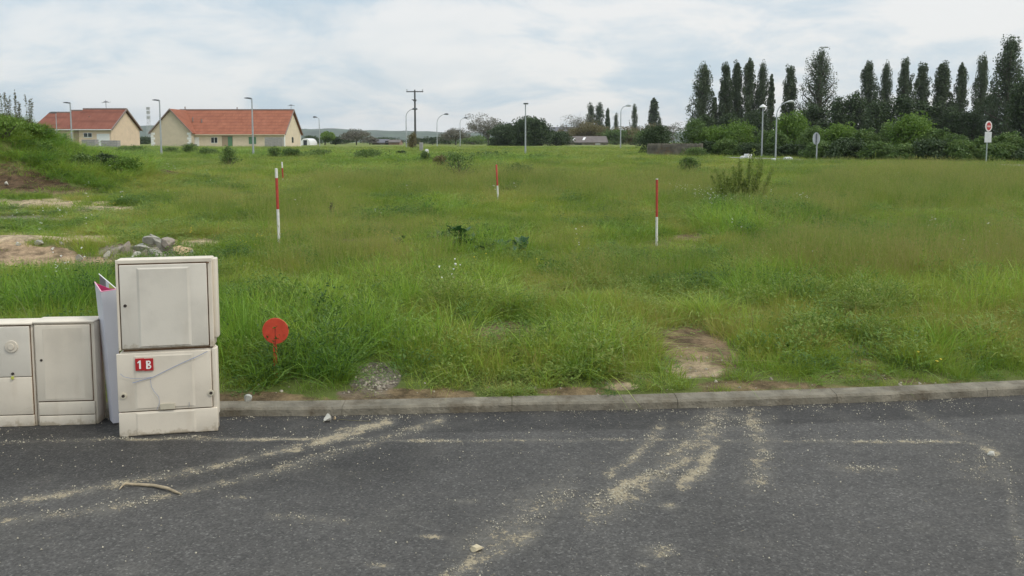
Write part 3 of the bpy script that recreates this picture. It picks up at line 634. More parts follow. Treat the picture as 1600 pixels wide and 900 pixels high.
def poplar(seed, H=16.0, W=2.8, nl=46, leaf=.25, per=320, sparse=0.0):
    g = np.random.default_rng(seed); tb = MB(); tb.tube([(0, 0, -.5), (g.normal(0, .08), g.normal(0, .08), H * .4), (0, 0, H * .78), (0, 0, H * .96)], [W * .085, W * .065, W * .03, .02], 7)
    C = []; cr = []
    for i in range(nl):
        z0 = H * (0.03 + 0.80 * (i + g.uniform()) / nl); ln = min(H * g.uniform(.12, .22), max(H * (.985 - .03 * g.uniform()) - z0, H * .05)); zm = (z0 + ln * .6) / H
        prof = (min(1, zm / .10) ** .5) * (max(0.04, 1 - zm) / .72 if zm > .28 else 1) ** .78
        r = W / 2 * prof * g.uniform(.45, 1.12); az = i * 2.4 + g.uniform(-.5, .5)
        P = [np.array([math.cos(az) * r * q, math.sin(az) * r * q, z0 + ln * t_]) for t_, q in ((0, .05), (.3, .55), (.65, .95), (1, 1.0))]
        tb.tube([tuple(p) for p in P], [W * .022, W * .016, W * .009, .008], 4, cap=False)
        Pa = np.array(P); ncl = 6
        for q in range(ncl):
            if g.uniform() < .10 + sparse: continue
            t_ = (q + g.uniform(.2, .9)) / ncl * 3; k = int(min(t_, 2)); f = t_ - k; c0 = Pa[k] * (1 - f) + Pa[k + 1] * f + g.normal(size=3) * W * .035
            n = int(per / ncl * g.uniform(.6, 1.5)); wdt = W * .062 * g.uniform(.8, 1.35) * (1.1 if q < 4 else .8)
            dv = g.normal(size=(n, 3)); dv /= np.maximum(1, np.linalg.norm(dv, axis=1) / 1.45)[:, None]; C.append(c0 + dv * np.array([wdt, wdt, wdt * 2.0])); cr.append(np.full(n, g.uniform()))
    n = int(60 * (1 - sparse)); C.append(np.stack([g.normal(0, W * .035, n), g.normal(0, W * .035, n), H * (1 - .2 * g.uniform(size=n) ** .7)], 1)); cr.append(np.full(n, .5))
    C = np.concatenate(C); C[:, 2] = np.clip(C[:, 2], .3, H * 1.02)
    return tb, C, leaf, np.concatenate(cr), g
def make_tree(name, loc, label, cat, group, mats, kind, seed, H, W, **k):
    """H, W real size; built at size"""
    root = empty(name, loc, label, cat, group, rz=0)
    fn = {'poplar': poplar, 'round': roundtree, 'bush': bush}[kind]
    tb, C, leaf, cr, g = fn(seed, H, W, **k)
    bmesh_name = 'trunk' if kind != 'bush' else 'stem'
    tb.build(bmesh_name, mats[1], root)
    mobj('crown' if kind != 'bush' else 'foliage', crown_mesh('crown', mats[0], C, leaf, g, cr), root)
    return root
def roundtree(seed, H=8, W=7, leaf=.22, clumps=90, per=45, trunk=.18, sparse=0.0, cs=.10, base=.22, twigs=0):
    g = np.random.default_rng(seed); tb = MB(); tb.tube([(0, 0, -.4), (.03, 0, H * .25), (0, 0, H * .6)], [trunk * 1.3, trunk, trunk * .5], 7)
    C = []; cr = []; lob = [(g.uniform(-.28, .28) * W, g.uniform(-.28, .28) * W, H * g.uniform(base + .2, .74), g.uniform(.22, .34)) for _ in range(8)]
    for i in range(clumps):
        lx, ly, lz, lr = lob[i % 8]; d = g.normal(size=3); d /= np.linalg.norm(d); d[2] = d[2] if d[2] > -.4 else d[2] * .4
        rr = g.uniform(.55, 1.0) ** .5; c = np.array([lx + d[0] * lr * W * rr, ly + d[1] * lr * W * rr, lz + d[2] * lr * H * .95 * rr])
        c[2] = min(max(c[2], H * base * .6), H * .98)
        if i % 2 == 0: tb.tube([(0, 0, H * g.uniform(.15, .5)), tuple(c * np.array([.5, .5, .8])), tuple(c)], [trunk * .3, trunk * .18, .012], 4, cap=False)
        for _ in range(twigs if i % 2 == 0 else 0):
            q = c + g.normal(size=3) * W * .07; tb.tube([tuple(c), tuple((c + q) / 2 + g.normal(size=3) * .05), tuple(q + (0, 0, .2))], [.02, .014, .006], 3, cap=False)
        n = int(per * g.uniform(.6, 1.3) * (1 - sparse)); dv = g.normal(size=(n, 3)); dv /= np.maximum(1, np.linalg.norm(dv, axis=1) / 1.5)[:, None]; C.append(c + dv * np.array([cs * W * .8, cs * W * .8, cs * H * .6])); cr.append(np.full(n, g.uniform()))
    return tb, np.concatenate(C), leaf, np.concatenate(cr), g
def bush(seed, H=2, W=3, leaf=.09, clumps=70, per=60, sparse=0.0, cs=.085, D=None):
    g = np.random.default_rng(seed); tb = MB(); C = []; cr = []; D = D or W
    for i in range(clumps):
        a = g.uniform(0, 6.28); r = math.sqrt(g.uniform()) ; z = g.uniform(.06, 1) ** .8
        env = math.sqrt(max(0, 1 - (z * .94) ** 2.6)) if z > .3 else 1.0
        ph = .82 + .26 * math.sin(a * 3 + seed) + .12 * math.sin(a * 7 + seed * 2)
        c = np.array([math.cos(a) * r * W / 2 * env * ph, math.sin(a) * r * D / 2 * env * ph, z * H * (0.80 + .2 * g.uniform())])
        if i % 3 == 0: tb.tube([(c[0] * .15, c[1] * .15, -.1), (c[0] * .5, c[1] * .5, c[2] * .55), tuple(c + (0, 0, .05))], [.02 + .01 * H, .012 + .004 * H, .006], 4, cap=False)
        n = int(per * g.uniform(.6, 1.4) * (1 - sparse)); dv = g.normal(size=(n, 3)); dv /= np.maximum(1, np.linalg.norm(dv, axis=1) / 1.5)[:, None]; C.append(c + dv * np.array([cs * W, cs * D, cs * H * 1.1])); cr.append(np.full(n, g.uniform()))
    # shoots sticking out of the top
    for i in range(10):
        a = g.uniform(0, 6.28); r = g.uniform(.1, .75); c0 = np.array([math.cos(a) * r * W / 2, math.sin(a) * r * D / 2, H * math.sqrt(1 - r * r * .8) * .85]); L_ = H * g.uniform(.08, .22); n = int(per * .35)
        t_ = g.uniform(0, 1, n)[:, None]; C.append(c0 + t_ * np.array([g.normal(0, .1) * L_, 0, L_]) + g.normal(size=(n, 3)) * leaf * .7); cr.append(np.full(n, g.uniform(.5, 1)))
    C = np.concatenate(C); C[:, 2] = np.maximum(C[:, 2], .02)
    return tb, C, leaf, np.concatenate(cr), g
F_POP = leafmat('poplar_leaf', [(0.046,0.072,0.038),(0.068,0.098,0.048),(0.092,0.124,0.062),(0.12,0.15,0.08)], .22)
F_DARK = leafmat('dark_leaf', [(0.034, 0.056, 0.022), (0.052, 0.084, 0.030), (0.074, 0.112, 0.038)], .22)
F_BRIGHT = leafmat('fresh_leaf', [(0.074, 0.142, 0.024), (0.115, 0.203, 0.032), (0.162, 0.257, 0.043), (0.203, 0.29, 0.054)], .35)
F_HEDGE = leafmat('hedge_leaf', [(0.058, 0.105, 0.03), (0.092, 0.155, 0.04), (0.13, 0.2, 0.05), (0.17, 0.225, 0.065)], .3)
F_BROWN = leafmat('budding_leaf', [(0.119, 0.1, 0.05), (0.163, 0.131, 0.056), (0.188, 0.169, 0.069), (0.138, 0.163, 0.062)], .25)
F_GREY = leafmat('grey_bud_leaf', [(0.144, 0.132, 0.102), (0.18, 0.168, 0.132), (0.168, 0.192, 0.12)], .25)

def copytree(root, loc, scale, rz, label):
    r = root.copy(); COL.objects.link(r); r.location = loc; r.scale = scale; r.rotation_euler = (0, 0, rz); r['label'] = label
    for ch in root.children:
        c = ch.copy(); COL.objects.link(c); c.parent = r
    return r
ORD = ['first', 'second', 'third', 'fourth', 'fifth', 'sixth', 'seventh', 'eighth', 'ninth', 'tenth', 'eleventh', 'twelfth', 'thirteenth', 'fourteenth', 'fifteenth', 'sixteenth', 'seventeenth', 'eighteenth', 'nineteenth', 'twentieth']
# tall poplars of the right hand row
POPS = [(1097, 98, 36, 'ragged poplar at the left end of the tall row, before the sky gap'), (1115, 151, 12, 'short thin poplar tucked beside the leftmost tall poplar'),
        (1132, 97, 25, 'slender poplar starting the close group of four, right of the sky gap'), (1149, 94, 22, 'second poplar of the close group of four'), (1168, 90, 28, 'tallest poplar of the close group of four'),
        (1189, 96, 22, 'fourth poplar of the close group, behind the straight street lamp'), (1203, 114, 13, 'narrow half-bare poplar above the curved street lamp'), (1232, 101, 24, 'separate slim poplar between the curved lamp and the broad poplar'),
        (1277, 77, 50, 'broad pyramid-shaped poplar, the widest in the middle of the row'), (1353, 94, 30, 'poplar with see-through left edge, first after the wide gap'), (1381, 96, 22, 'thin light-topped poplar, second after the wide gap'),
        (1410, 89, 26, 'poplar with a side spike, third after the wide gap'), (1437, 97, 26, 'dense dark poplar, fourth after the wide gap'), (1468, 95, 32, 'wide poplar with forked top, fifth after the wide gap'),
        (1498, 97, 24, 'airy poplar, sixth after the wide gap'), (1529, 84, 26, 'twin-topped poplar just left of the tallest one'), (1569, 54, 48, 'tallest and nearest poplar at the right end, behind the red sign')]
proto = {}
def place_pop(px, ty, wpx, Y, label, group, v, mats, sparse=0.0, **kw):
    g = ground_at(px, Y); H = top_z(ty, Y) - g.z; W = wpx * Y / F * 1.38
    key = (v, group)
    if key not in proto:
        r = make_tree('poplar_tree', g, label, 'tree', group, mats, 'poplar', 100 + v, H, W, sparse=sparse, **kw); proto[key] = (r, H, W); return r
    r, H0, W0 = proto[key]; return copytree(r, g, (W / W0, W / W0, H / H0), random.uniform(0, 6), label)
for i, (px, ty, wpx, lab) in enumerate(POPS):
    place_pop(px, ty, wpx, 150 if px < 1540 else 112, lab, 'tall poplars in a row behind the hedge', {1: 5, 6: 6, 8: 7, 16: 8}.get(i, i % 5), (F_POP, BARK), 0.35 if i in (1, 6) else 0.0,
              **({'nl': 64, 'per': 210} if i in (8, 16) else {}))
for i, (px, ty, wpx, lab) in enumerate([(923, 160, 17, 'left poplar of the far touching pair above the grey barn'), (936, 161, 19, 'right poplar of the far touching pair above the grey barn'), (949, 168, 9, 'thin far poplar just right of the touching pair'), (962, 176, 9, 'tiny half-bare far poplar left of the curved lamp head'), (991, 163, 12, 'slim far poplar right of the curved lamp head'), (1021, 152, 19, 'tallest far poplar, rising above the dark shrub by the stone wall'), (1030, 180, 8, 'low thin poplar leaning on the tallest far poplar')]):
    place_pop(px, ty, wpx, 300, lab, 'far poplars beyond the crop field', 9 + i % 3, (F_POP, BARK), 0.0, leaf=.42, per=80)
# darker trees closing the view between the poplars and the hedge
for i, (px, ty, wpx, Y, lab) in enumerate([(1308, 152, 30, 125, 'slim yellowish tree in the wide gap of the poplar row'), (1332, 148, 46, 125, 'dark bushy tree filling the right of the wide gap'), (1372, 160, 50, 120, 'dark tree below the second poplar after the gap'), (1408, 150, 46, 120, 'dark tree below the poplar with the side spike'),
        (1445, 158, 50, 120, 'dark tree behind the high bright bush'), (1484, 168, 44, 118, 'low dark tree below the airy poplar'), (1515, 175, 44, 116, 'low dark tree left of the red sign'), (1545, 150, 40, 118, 'dark tree pressed against the tallest poplar, left side'), (1597, 122, 46, 105, 'dark tree cut by the right edge of the picture'),
        (1140, 178, 50, 135, 'dark undergrowth tree below the close group of poplars'), (1180, 175, 46, 135, 'dark undergrowth tree behind the straight street lamp'), (1100, 180, 34, 135, 'dark undergrowth tree below the leftmost tall poplar'), (1222, 182, 40, 130, 'dark undergrowth tree behind the curved street lamp'), (1268, 165, 60, 130, 'dark undergrowth tree at the foot of the broad poplar'), (1640, 130, 70, 100, 'dark tree just beyond the right edge')]):
    g_ = ground_at(px, Y); H = top_z(ty, Y) - g_.z; W = wpx * Y / F * 1.15; key = 'dk%d' % (i % 4)
    if key not in proto: proto[key] = (make_tree('broadleaf_tree', g_, lab, 'tree', 'dark trees under the poplar row', (F_DARK, BARK), 'bush', 140 + i, H, W, leaf=.30, clumps=110, per=42, cs=.07), H, W)
    else: r, H0, W0 = proto[key]; copytree(r, g_, (W / W0, W / W0, H / H0), random.uniform(0, 6), lab)

# trees across the field in the middle distance
MID = [(763, 176, 46, 210, (F_GREY, BARK), dict(sparse=.35, leaf=.30, clumps=110, twigs=1), 'pale half-leafed tree left of the big dark domed trees'),
       (800, 192, 50, 190, (F_DARK, BARK), dict(leaf=.36, clumps=200, per=70, base=-.3, cs=.12), 'dark domed tree, left half of the pair behind the centre lamp'), (834, 182, 44, 185, (F_DARK, BARK), dict(leaf=.36, clumps=200, per=70, base=-.3, cs=.12), 'taller dark domed tree behind the centre lamp'),
       (868, 204, 34, 200, (F_DARK, BARK), dict(leaf=.40, clumps=70, base=.05), 'low dark tree between the domed pair and the grey barn'), (712, 195, 38, 230, (F_GREY, BARK), dict(sparse=.25, leaf=.35, twigs=1, base=.1), 'grey-brown rounded tree behind the third curved lamp'),
       (557, 202, 38, 240, (F_GREY, BARK), dict(leaf=.35, base=.05, twigs=1), 'brownish round tree alone on the field edge'), (508, 205, 24, 230, (F_BRIGHT, BARK), dict(leaf=.35, base=.05), 'small green tree right of the big house'),
       (524, 213, 14, 240, (F_DARK, BARK), dict(leaf=.35, clumps=40, base=.02), 'tiny dark tree beside the small green one'), (676, 214, 20, 260, (F_DARK, BARK), dict(leaf=.35, clumps=40, base=.02), 'tiny dark tree at the foot of the second curved lamp'),
       (740, 214, 22, 260, (F_GREY, BARK), dict(leaf=.35, clumps=40, base=.02), 'low pale bushy tree at the left foot of the half-leafed tree'), (578, 214, 18, 260, (F_GREY, BARK), dict(leaf=.35, clumps=40, base=.02), 'low brownish tree right of the round brown one'),
       (905, 180, 50, 270, (F_GREY, BARK), dict(sparse=.45, leaf=.35, twigs=2, clumps=120), 'bare-looking grey tree left of the far poplar pair'), (932, 188, 40, 262, (F_BROWN, BARK), dict(leaf=.35, base=.05, clumps=120), 'rusty brown budding tree above the grey barn'),
       (880, 203, 30, 280, (F_BROWN, BARK), dict(leaf=.35, base=.05), 'brown tree beside the dark slate roof'), (985, 196, 44, 262, (F_BROWN, BARK), dict(leaf=.35, base=.05, sparse=.1), 'brown-green tree right of the curved lamp'), (960, 203, 40, 255, (F_HEDGE, BARK), dict(leaf=.35, base=.02), 'green tree behind the curved lamp pole'),
       (1012, 192, 32, 260, (F_BROWN, BARK), dict(leaf=.35, base=.05), 'orange-brown tree under the tallest far poplar'), (1040, 190, 34, 270, (F_GREY, BARK), dict(sparse=.4, leaf=.35, base=.1, twigs=1), 'thin grey tree right of the tallest far poplar')]
for i, (px, ty, wpx, Y, mats, kw, lab) in enumerate(MID):
    g_ = ground_at(px, Y); make_tree('broadleaf_tree', g_, lab, 'tree', 'trees beyond the crop field', mats, 'round', 200 + i, top_z(ty, Y) - g_.z, wpx * Y / F * 1.35, **kw)
for i, (px, ty, wpx, Y, fm_, lab) in enumerate([(790, 196, 44, 186, F_DARK, 'dark dense thicket at the left foot of the domed trees'), (818, 190, 50, 184, F_DARK, 'dark dense thicket joining the two domed trees'), (845, 190, 34, 184, F_DARK, 'dark dense thicket on the right flank of the domed trees'), (872, 206, 40, 195, F_DARK, 'dark scrub left of the grey barn'),
        (905, 200, 44, 262, F_BROWN, 'brown scrub behind the left end of the grey barn'), (935, 197, 50, 262, F_BROWN, 'brown scrub behind the right end of the grey barn'), (962, 203, 40, 250, F_HEDGE, 'green scrub behind the lone curved lamp pole'), (990, 205, 44, 250, F_BROWN, 'brown-green scrub right of the lone curved lamp'), (1012, 203, 40, 240, F_HEDGE, 'green scrub left of the dark shrub by the wall'),
        (655, 216, 40, 300, F_DARK, 'low dark scrub behind the wooden power pole'), (600, 215, 60, 320, F_DARK, 'low dark scrub behind the dark-roofed barn'), (535, 214, 50, 300, F_DARK, 'low dark scrub left of the round brown tree'), (225, 214, 30, 300, F_DARK, 'low dark scrub seen between the two houses'), (487, 213, 34, 300, F_DARK, 'low dark scrub behind the white tunnel'), (745, 212, 60, 260, F_HEDGE, 'low scrub under the half-leafed tree'), (695, 214, 50, 280, F_DARK, 'low scrub between the middle curved lamps')]):
    g_ = ground_at(px, Y); H = top_z(ty, Y) - g_.z; W = wpx * Y / F * 1.25
    make_tree('thicket', g_, lab, 'thicket', 'thickets along the far field edge', (fm_, BARK), 'bush', 250 + i, H, W, leaf=.34, clumps=90, per=40, cs=.09)
# hedge shrubs on the right (px, top, width, distance)
HEDGE = [(1025, 197, 48, 72, F_DARK, 'dark dense shrub over the left end of the stone wall'), (1085, 189, 56, 72, F_HEDGE, 'tall rounded shrub rising over the stone wall'), (1118, 198, 46, 70, F_BRIGHT, 'bright shrub right of the shrub over the stone wall'), (1155, 192, 56, 68, F_BRIGHT, 'feathery bright shrub left of the straight street lamp'),
         (1196, 206, 36, 68, F_HEDGE, 'low shrub behind the straight street lamp'), (1238, 177, 52, 66, F_BRIGHT, 'highest bright shrub, between the curved lamp and the round sign'), (1215, 208, 34, 62, F_HEDGE, 'dark lower shrub behind the curved street lamp'), (1268, 200, 46, 60, F_HEDGE, 'shrub directly behind the round sign seen from the back'),
         (1312, 195, 56, 58, F_BRIGHT, 'bright rounded shrub right of the round sign'), (1352, 205, 46, 56, F_HEDGE, 'middle shrub between the two bright mounds of the hedge'), (1392, 196, 50, 56, F_HEDGE, 'shrub on the left flank of the high bright bush'), (1425, 180, 66, 54, F_BRIGHT, 'high bright bush in the middle of the long hedge'),
         (1462, 205, 44, 52, F_HEDGE, 'shrub on the right flank of the high bright bush'), (1495, 212, 46, 51, F_HEDGE, 'clipped-looking shrub left of the red and white sign'), (1535, 214, 46, 50, F_HEDGE, 'shrub right behind the red and white sign'), (1576, 210, 48, 49, F_HEDGE, 'shrub right of the red and white sign'), (1612, 213, 48, 48, F_HEDGE, 'shrub leaving the picture at the right edge'), (1660, 206, 60, 46, F_HEDGE, 'hedge shrub just beyond the right edge'),
         (1103, 222, 40, 64, F_DARK, 'dark ivy-like shrub swallowing the right end of the stone wall'), (1135, 219, 44, 63, F_HEDGE, 'low hedge foot shrub below the bright feathery one'), (1172, 224, 44, 62, F_DARK, 'dark low shrub behind the white utility box'),
         (1238, 226, 46, 59, F_DARK, 'dark low shrub behind the white slabs'), (1282, 222, 50, 55, F_HEDGE, 'low shrub at the foot of the round sign'), (1325, 218, 60, 53, F_DARK, 'dark low shrub under the bright rounded shrub'), (1370, 224, 52, 52, F_HEDGE, 'low shrub left of the hedge middle'), (1412, 226, 52, 50.5, F_HEDGE, 'low shrub below the high bright bush'), (1455, 219, 60, 49.5, F_DARK, 'dark low shrub right of the hedge middle'),
         (1500, 222, 52, 48.5, F_HEDGE, 'low shrub near the red and white sign, left side'), (1562, 225, 52, 47, F_HEDGE, 'low shrub near the red and white sign, right side'), (1610, 232, 52, 46, F_DARK, 'dark low shrub at the right picture edge')]
for i, (px, ty, wpx, Y, fm_, lab) in enumerate(HEDGE):
    g_ = ground_at(px, Y); H = top_z(ty, Y) - g_.z; W = wpx * Y / F * 1.3; key = fm_.name + ('%d' % (i % 3)) + ('l' if ty > 218 else '')
    if key not in proto: proto[key] = (make_tree('hedge_shrub', g_, lab, 'shrub', 'shrubs of the hedge along the side road', (fm_, BARK), 'bush', 300 + i, H, W, leaf=.13, clumps=110, per=62), H, W)
    else: r, H0, W0 = proto[key]; copytree(r, g_, (W / W0, W / W0, H / H0), random.uniform(0, 6), lab)
# bushes and saplings standing in the meadow (px, base y, width, height)
FB = [(716, 279, 56, 42, F_HEDGE, .55, 'ragged bramble bush left of the middle red and white stake'), (812, 279, 46, 22, F_HEDGE, .35, 'low dark bush just right of the middle red and white stake'), (575, 250, 52, 17, F_HEDGE, .3, 'low wide bush on the far meadow left of the wooden pylon'), (357, 262, 26, 32, F_HEDGE, .5, 'thin upright sapling in front of the big house'),
      (455, 247, 28, 15, F_HEDGE, .1, 'small dense bush below the right gable of the big house'), (430, 248, 24, 18, F_HEDGE, .5, 'faded thin bush left of the small dense bush'), (297, 244, 26, 19, F_HEDGE, .3, 'green bush below the white door of the big house'), (325, 246, 32, 14, F_HEDGE, .2, 'low bush below the twin window of the big house'), (268, 243, 26, 13, F_HEDGE, .4, 'low bush right of the second street lamp'),
      (645, 233, 15, 25, F_BROWN, .1, 'small reddish-brown bush at the foot of the wooden pylon'), (1075, 273, 32, 26, F_HEDGE, .5, 'clump of upright weeds in front of the stone wall'), (664, 256, 14, 18, F_HEDGE, .3, 'small upright sapling with pale scrap beside it'), (628, 245, 14, 9, F_DARK, .2, 'tiny dark bush left of the brown one'), (690, 265, 24, 22, F_BROWN, .6, 'wispy bush leaning on the ragged bramble bush'),
      (205, 240, 50, 12, F_HEDGE, .4, 'low scrub between the mound and the left house'), (845, 252, 60, 10, F_HEDGE, .5, 'low scrub at the foot of the centre lamp'), (760, 250, 90, 14, F_HEDGE, .6, 'long loose scrub behind the ragged bramble bush'), (500, 246, 40, 12, F_HEDGE, .5, 'faint low scrub right of the big house'), (8, 215, 60, 30, F_BRIGHT, .3, 'leafy bush on the mound top at the picture edge'), (48, 214, 34, 18, F_BRIGHT, .2, 'bright low weed bush on the mound crest'), (128, 262, 36, 20, F_HEDGE, .3, 'weedy bush on the front slope of the mound'), (192, 272, 46, 24, F_BRIGHT, .1, 'leafy weed bush at the right foot of the mound'), (165, 262, 34, 16, F_DARK, .3, 'dark weed bush on the right shoulder of the mound'), (60, 240, 44, 16, F_BRIGHT, .4, 'bright weed bush in the middle of the mound slope'), (1150, 328, 120, 22, F_BRIGHT, .75, 'loose leafy growth around the foot of the tall weed clump'), (1086, 247, 34, 16, F_HEDGE, .2, 'leafy bush growing before the right half of the stone wall')]
for i, (px, by, wpx, hpx, fm_, sp_, lab) in enumerate(FB):
    g_ = ground(px, by); Y = g_.y
    make_tree('meadow_bush', g_, lab, 'bush', 'bushes scattered over the meadow', (fm_, BARK), 'bush', 400 + i, hpx * Y / F * .95, wpx * Y / F * 1.25, leaf=.05 + Y * .0006, clumps=46, per=60, sparse=min(.75, sp_ + .15), cs=.13)

# tall weeds (individual spires)
M_WEED = leafmat('weed_spire_leaf', [(0.15,0.21,0.045),(0.22,0.29,0.06),(0.30,0.34,0.09)], .55)
M_REED = leafmat('dry_spire_leaf', [(0.10, 0.115, 0.055), (0.15, 0.13, 0.08), (0.12, 0.15, 0.07)], .3)
M_STEM = simple('green_stem', (0.13, 0.17, 0.05), .8, .2)
def spire(px, by, tx, ty, label, group, mat, seed, fat=1.0, branch=3):
    g_ = ground(px, by); Y = g_.y; g = np.random.default_rng(seed); T = at(tx, ty, Y) - g_; root = empty('tall_weed', g_, label, 'weed', group)
    sb = MB(); C = []
    for k in range(branch):
        off = Vector((g.normal(0, .05), g.normal(0, .05), 0)) * (k > 0); tip = T * (1.04 - .14 * k * g.uniform(.4, 1)) + off * 1.6
        pts = [off * .3, T * .4 + off, tip]; sb.tube(pts, [.006, .005, .002], 4)
        n = int(120 * fat)
        t_ = g.uniform(.12, 1, n) ** .62
        P_ = np.array([list((pts[0] * (1 - t) ** 2 + pts[1] * 2 * t * (1 - t) * 1.0 + pts[2] * t * t)) for t in t_])
        C.append(P_ + g.normal(size=(n, 3)) * np.array([.030, .030, .02]) * fat * (1.35 - t_)[:, None] * 1.7)
    sb.build('stem', M_STEM, root); C = np.concatenate(C)
    mobj('foliage', crown_mesh('foliage', mat, C, .052, g, None, up=.8, asp=.42), root)
for i, (a, b, c, d, lab) in enumerate([(1131, 321, 1118, 264, 'leftmost leaning spire of the tall weed clump by the white flowers'), (1134, 320, 1131, 270, 'short straight weed next to the leftmost leaning spire'), (1143, 322, 1142, 278, 'shortest weed near the clump centre'), (1152, 321, 1155, 252, 'pale straight spire in the clump centre'), (1148, 321, 1146, 262, 'slim spire just left of the pale straight one'),
        (1172, 322, 1178, 236, 'tallest spire of the weed clump'), (1168, 321, 1169, 258, 'straight spire just left of the tallest'), (1178, 321, 1190, 248, 'second tallest spire leaning right'), (1185, 321, 1207, 262, 'rightmost spire, leaning far to the right'), (1166, 321, 1163, 280, 'low weed filling the right half of the clump'), (1175, 321, 1184, 270, 'low leafy spire below the two tallest')]):
    spire(a, b, c, d, lab, 'clump of tall weeds in the right meadow', M_WEED, 500 + i, 1.0, 3)
for i, (a, b, c, d, lab) in enumerate([(5, 196, 1, 148, 'leftmost weed spire on top of the earth mound'), (12, 196, 7, 146, 'tall weed spire second from the picture edge on the mound'), (18, 198, 15, 152, 'weed spire with drooping tip on the mound'), (27, 200, 23, 143, 'tallest reddish weed spire on the mound'), (30, 200, 29, 160, 'short weed beside the tallest reddish spire'), (45, 205, 39, 150, 'separate weed spire at the right of the mound top'), (46, 205, 46, 158, 'thin companion of the separate spire at the right of the mound top')]):
    spire(a, b, c, d, lab, 'weed spires on the earth mound', M_REED, 520 + i, .8, 2)
for i, (a, b, c, d, lab) in enumerate([(668, 262, 668, 238, 'faint weed stalk left of the ragged bramble bush'), (517, 345, 518, 318, 'lone brown seed stalk in the middle of the meadow'), (1364, 315, 1362, 292, 'lone dark weed in the right meadow'), (1293, 352, 1295, 328, 'small brown stalk right of the weed clump'), (1368, 258, 1368, 238, 'yellowish shoot before the hedge and side road')]):
    spire(a, b, c, d, lab, 'single stalks in the meadow', M_REED if i % 2 else M_WEED, 540 + i, .7, 1)
# dock plants with broad leaves
M_DOCK = leafmat('dock_leaf', [(0.035, 0.096, 0.029), (0.064, 0.152, 0.035), (0.112, 0.224, 0.048)], .3, rough=.4)
def dock(px, py, label, seed, s=1.0):
    g_ = ground(px, py); g = np.random.default_rng(seed); root = empty('dock_plant', g_, label, 'plant', 'broad-leaved docks in the meadow'); b = MB()
    for k in range(16):
        az = g.uniform(0, 6.28); el = g.uniform(.45, 1.35); ln = s * g.uniform(.22, .42); w_ = ln * .30; d = Vector((math.cos(az) * math.cos(el), math.sin(az) * math.cos(el), math.sin(el))); sd_ = d.cross(Vector((0, 0, 1))).normalized()
        P_ = []; 
        for t_, q in ((0, .08), (.3, .10), (.45, .8), (.7, 1), (.9, .6), (1, .05)):
            c = d * ln * t_ * (1 - .15 * t_) - Vector((0, 0, ln * .35 * t_ ** 3)); P_ += [c - sd_ * w_ * q * .5 + Vector((0, 0, w_ * q * .15)), c, c + sd_ * w_ * q * .5 + Vector((0, 0, w_ * q * .15))]
        b.add(P_, [(3 * i + j, 3 * i + j + 1, 3 * i + j + 4, 3 * i + j + 3) for i in range(5) for j in range(2)])
    b.build('leaf_rosette', M_DOCK, root)
for i, (a, b_, lab, s) in enumerate([(712, 392, 'tallest dark dock plant in the middle of the meadow', 1.25), (735, 396, 'dock plant on the right of the tallest one', .95), (690, 388, 'dock plant on the left of the tallest one', .9), (790, 400, 'low dock plant in the dark weed patch', .9), (625, 390, 'pale yellowish dock plant left of the dark ones', .7), (815, 398, 'dock plant at the right end of the dark weed patch', .8), (762, 400, 'dock plant between the dark ones and the weed patch', .8)]):
    dock(a, b_, lab, 600 + i, s * 1.35)

# ------------------------------------------------------------------ houses
def wallmat(name, c): return simple(name, c, .9, .05, 1.5, .2, 30, dirt=tuple(q * .82 for q in c), dscale=.6, dirt_lo=.5, dirt_hi=.85)
def roofmat(name, c1, c2):
    m, t, b = newmat(name); g = N(t, 'ShaderNodeTexCoord'); br = N(t, 'ShaderNodeTexBrick'); br.inputs['Scale'].default_value = 2.2; br.inputs['Color1'].default_value = (*c1, 1); br.inputs['Color2'].default_value = (*c2, 1)
    br.inputs['Mortar'].default_value = tuple(q * .75 for q in c1) + (1,); br.inputs['Mortar Size'].default_value = .03
    mp = N(t, 'ShaderNodeMapping'); L(t, g.outputs['Object'], mp.inputs[0]); mp.inputs['Rotation'].default_value = (R(60), 0, 0); L(t, mp.outputs[0], br.inputs['Vector'])
    n = N(t, 'ShaderNodeTexNoise'); n.inputs['Scale'].default_value = .8; n.inputs['Detail'].default_value = 7; L(t, g.outputs['Object'], n.inputs['Vector'])
    x = N(t, 'ShaderNodeMix', data_type='RGBA', blend_type='MULTIPLY'); x.inputs[0].default_value = .5; L(t, br.outputs[0], x.inputs[6]); 
    r_ = N(t, 'ShaderNodeValToRGB'); L(t, n.outputs[0], r_.inputs[0]); r_.color_ramp.elements[0].position = .3; r_.color_ramp.elements[0].color = (.55, .5, .5, 1); r_.color_ramp.elements[1].position = .7; r_.color_ramp.elements[1].color = (1.0, 1.0, 1.0, 1)
    L(t, r_.outputs[0], x.inputs[7]); L(t, x.outputs[2], b.inputs['Base Color']); b.inputs['Roughness'].default_value = .95; b.inputs['Specular IOR Level'].default_value = .15; return m
M_W1 = wallmat('cream_render', (0.68, 0.53, 0.385)); M_W2 = wallmat('pale_cream_render', (0.68, 0.57, 0.43)); M_GAB = wallmat('shaded_gable_render', (0.52, 0.45, 0.34))  # gable render is darker and greyer: the wing gable's shade is in its colour
M_ROOF = roofmat('orange_roof_tile', (0.36, 0.142, 0.088), (0.31, 0.120, 0.073)); M_ROOF1 = roofmat('red_roof_tile', (0.255, 0.103, 0.073), (0.225, 0.088, 0.062))
M_VERGE = simple('grey_ridge_tile', (0.22, 0.17, 0.15), .8); M_WHT = simple('white_joinery', (0.75, 0.75, 0.74), .5, .04); M_GLASS = simple('dark_glass', (0.03, 0.035, 0.04), .15, .1); M_GREEN = simple('green_shutter_paint', (0.10, 0.21, 0.12), .6, .08)
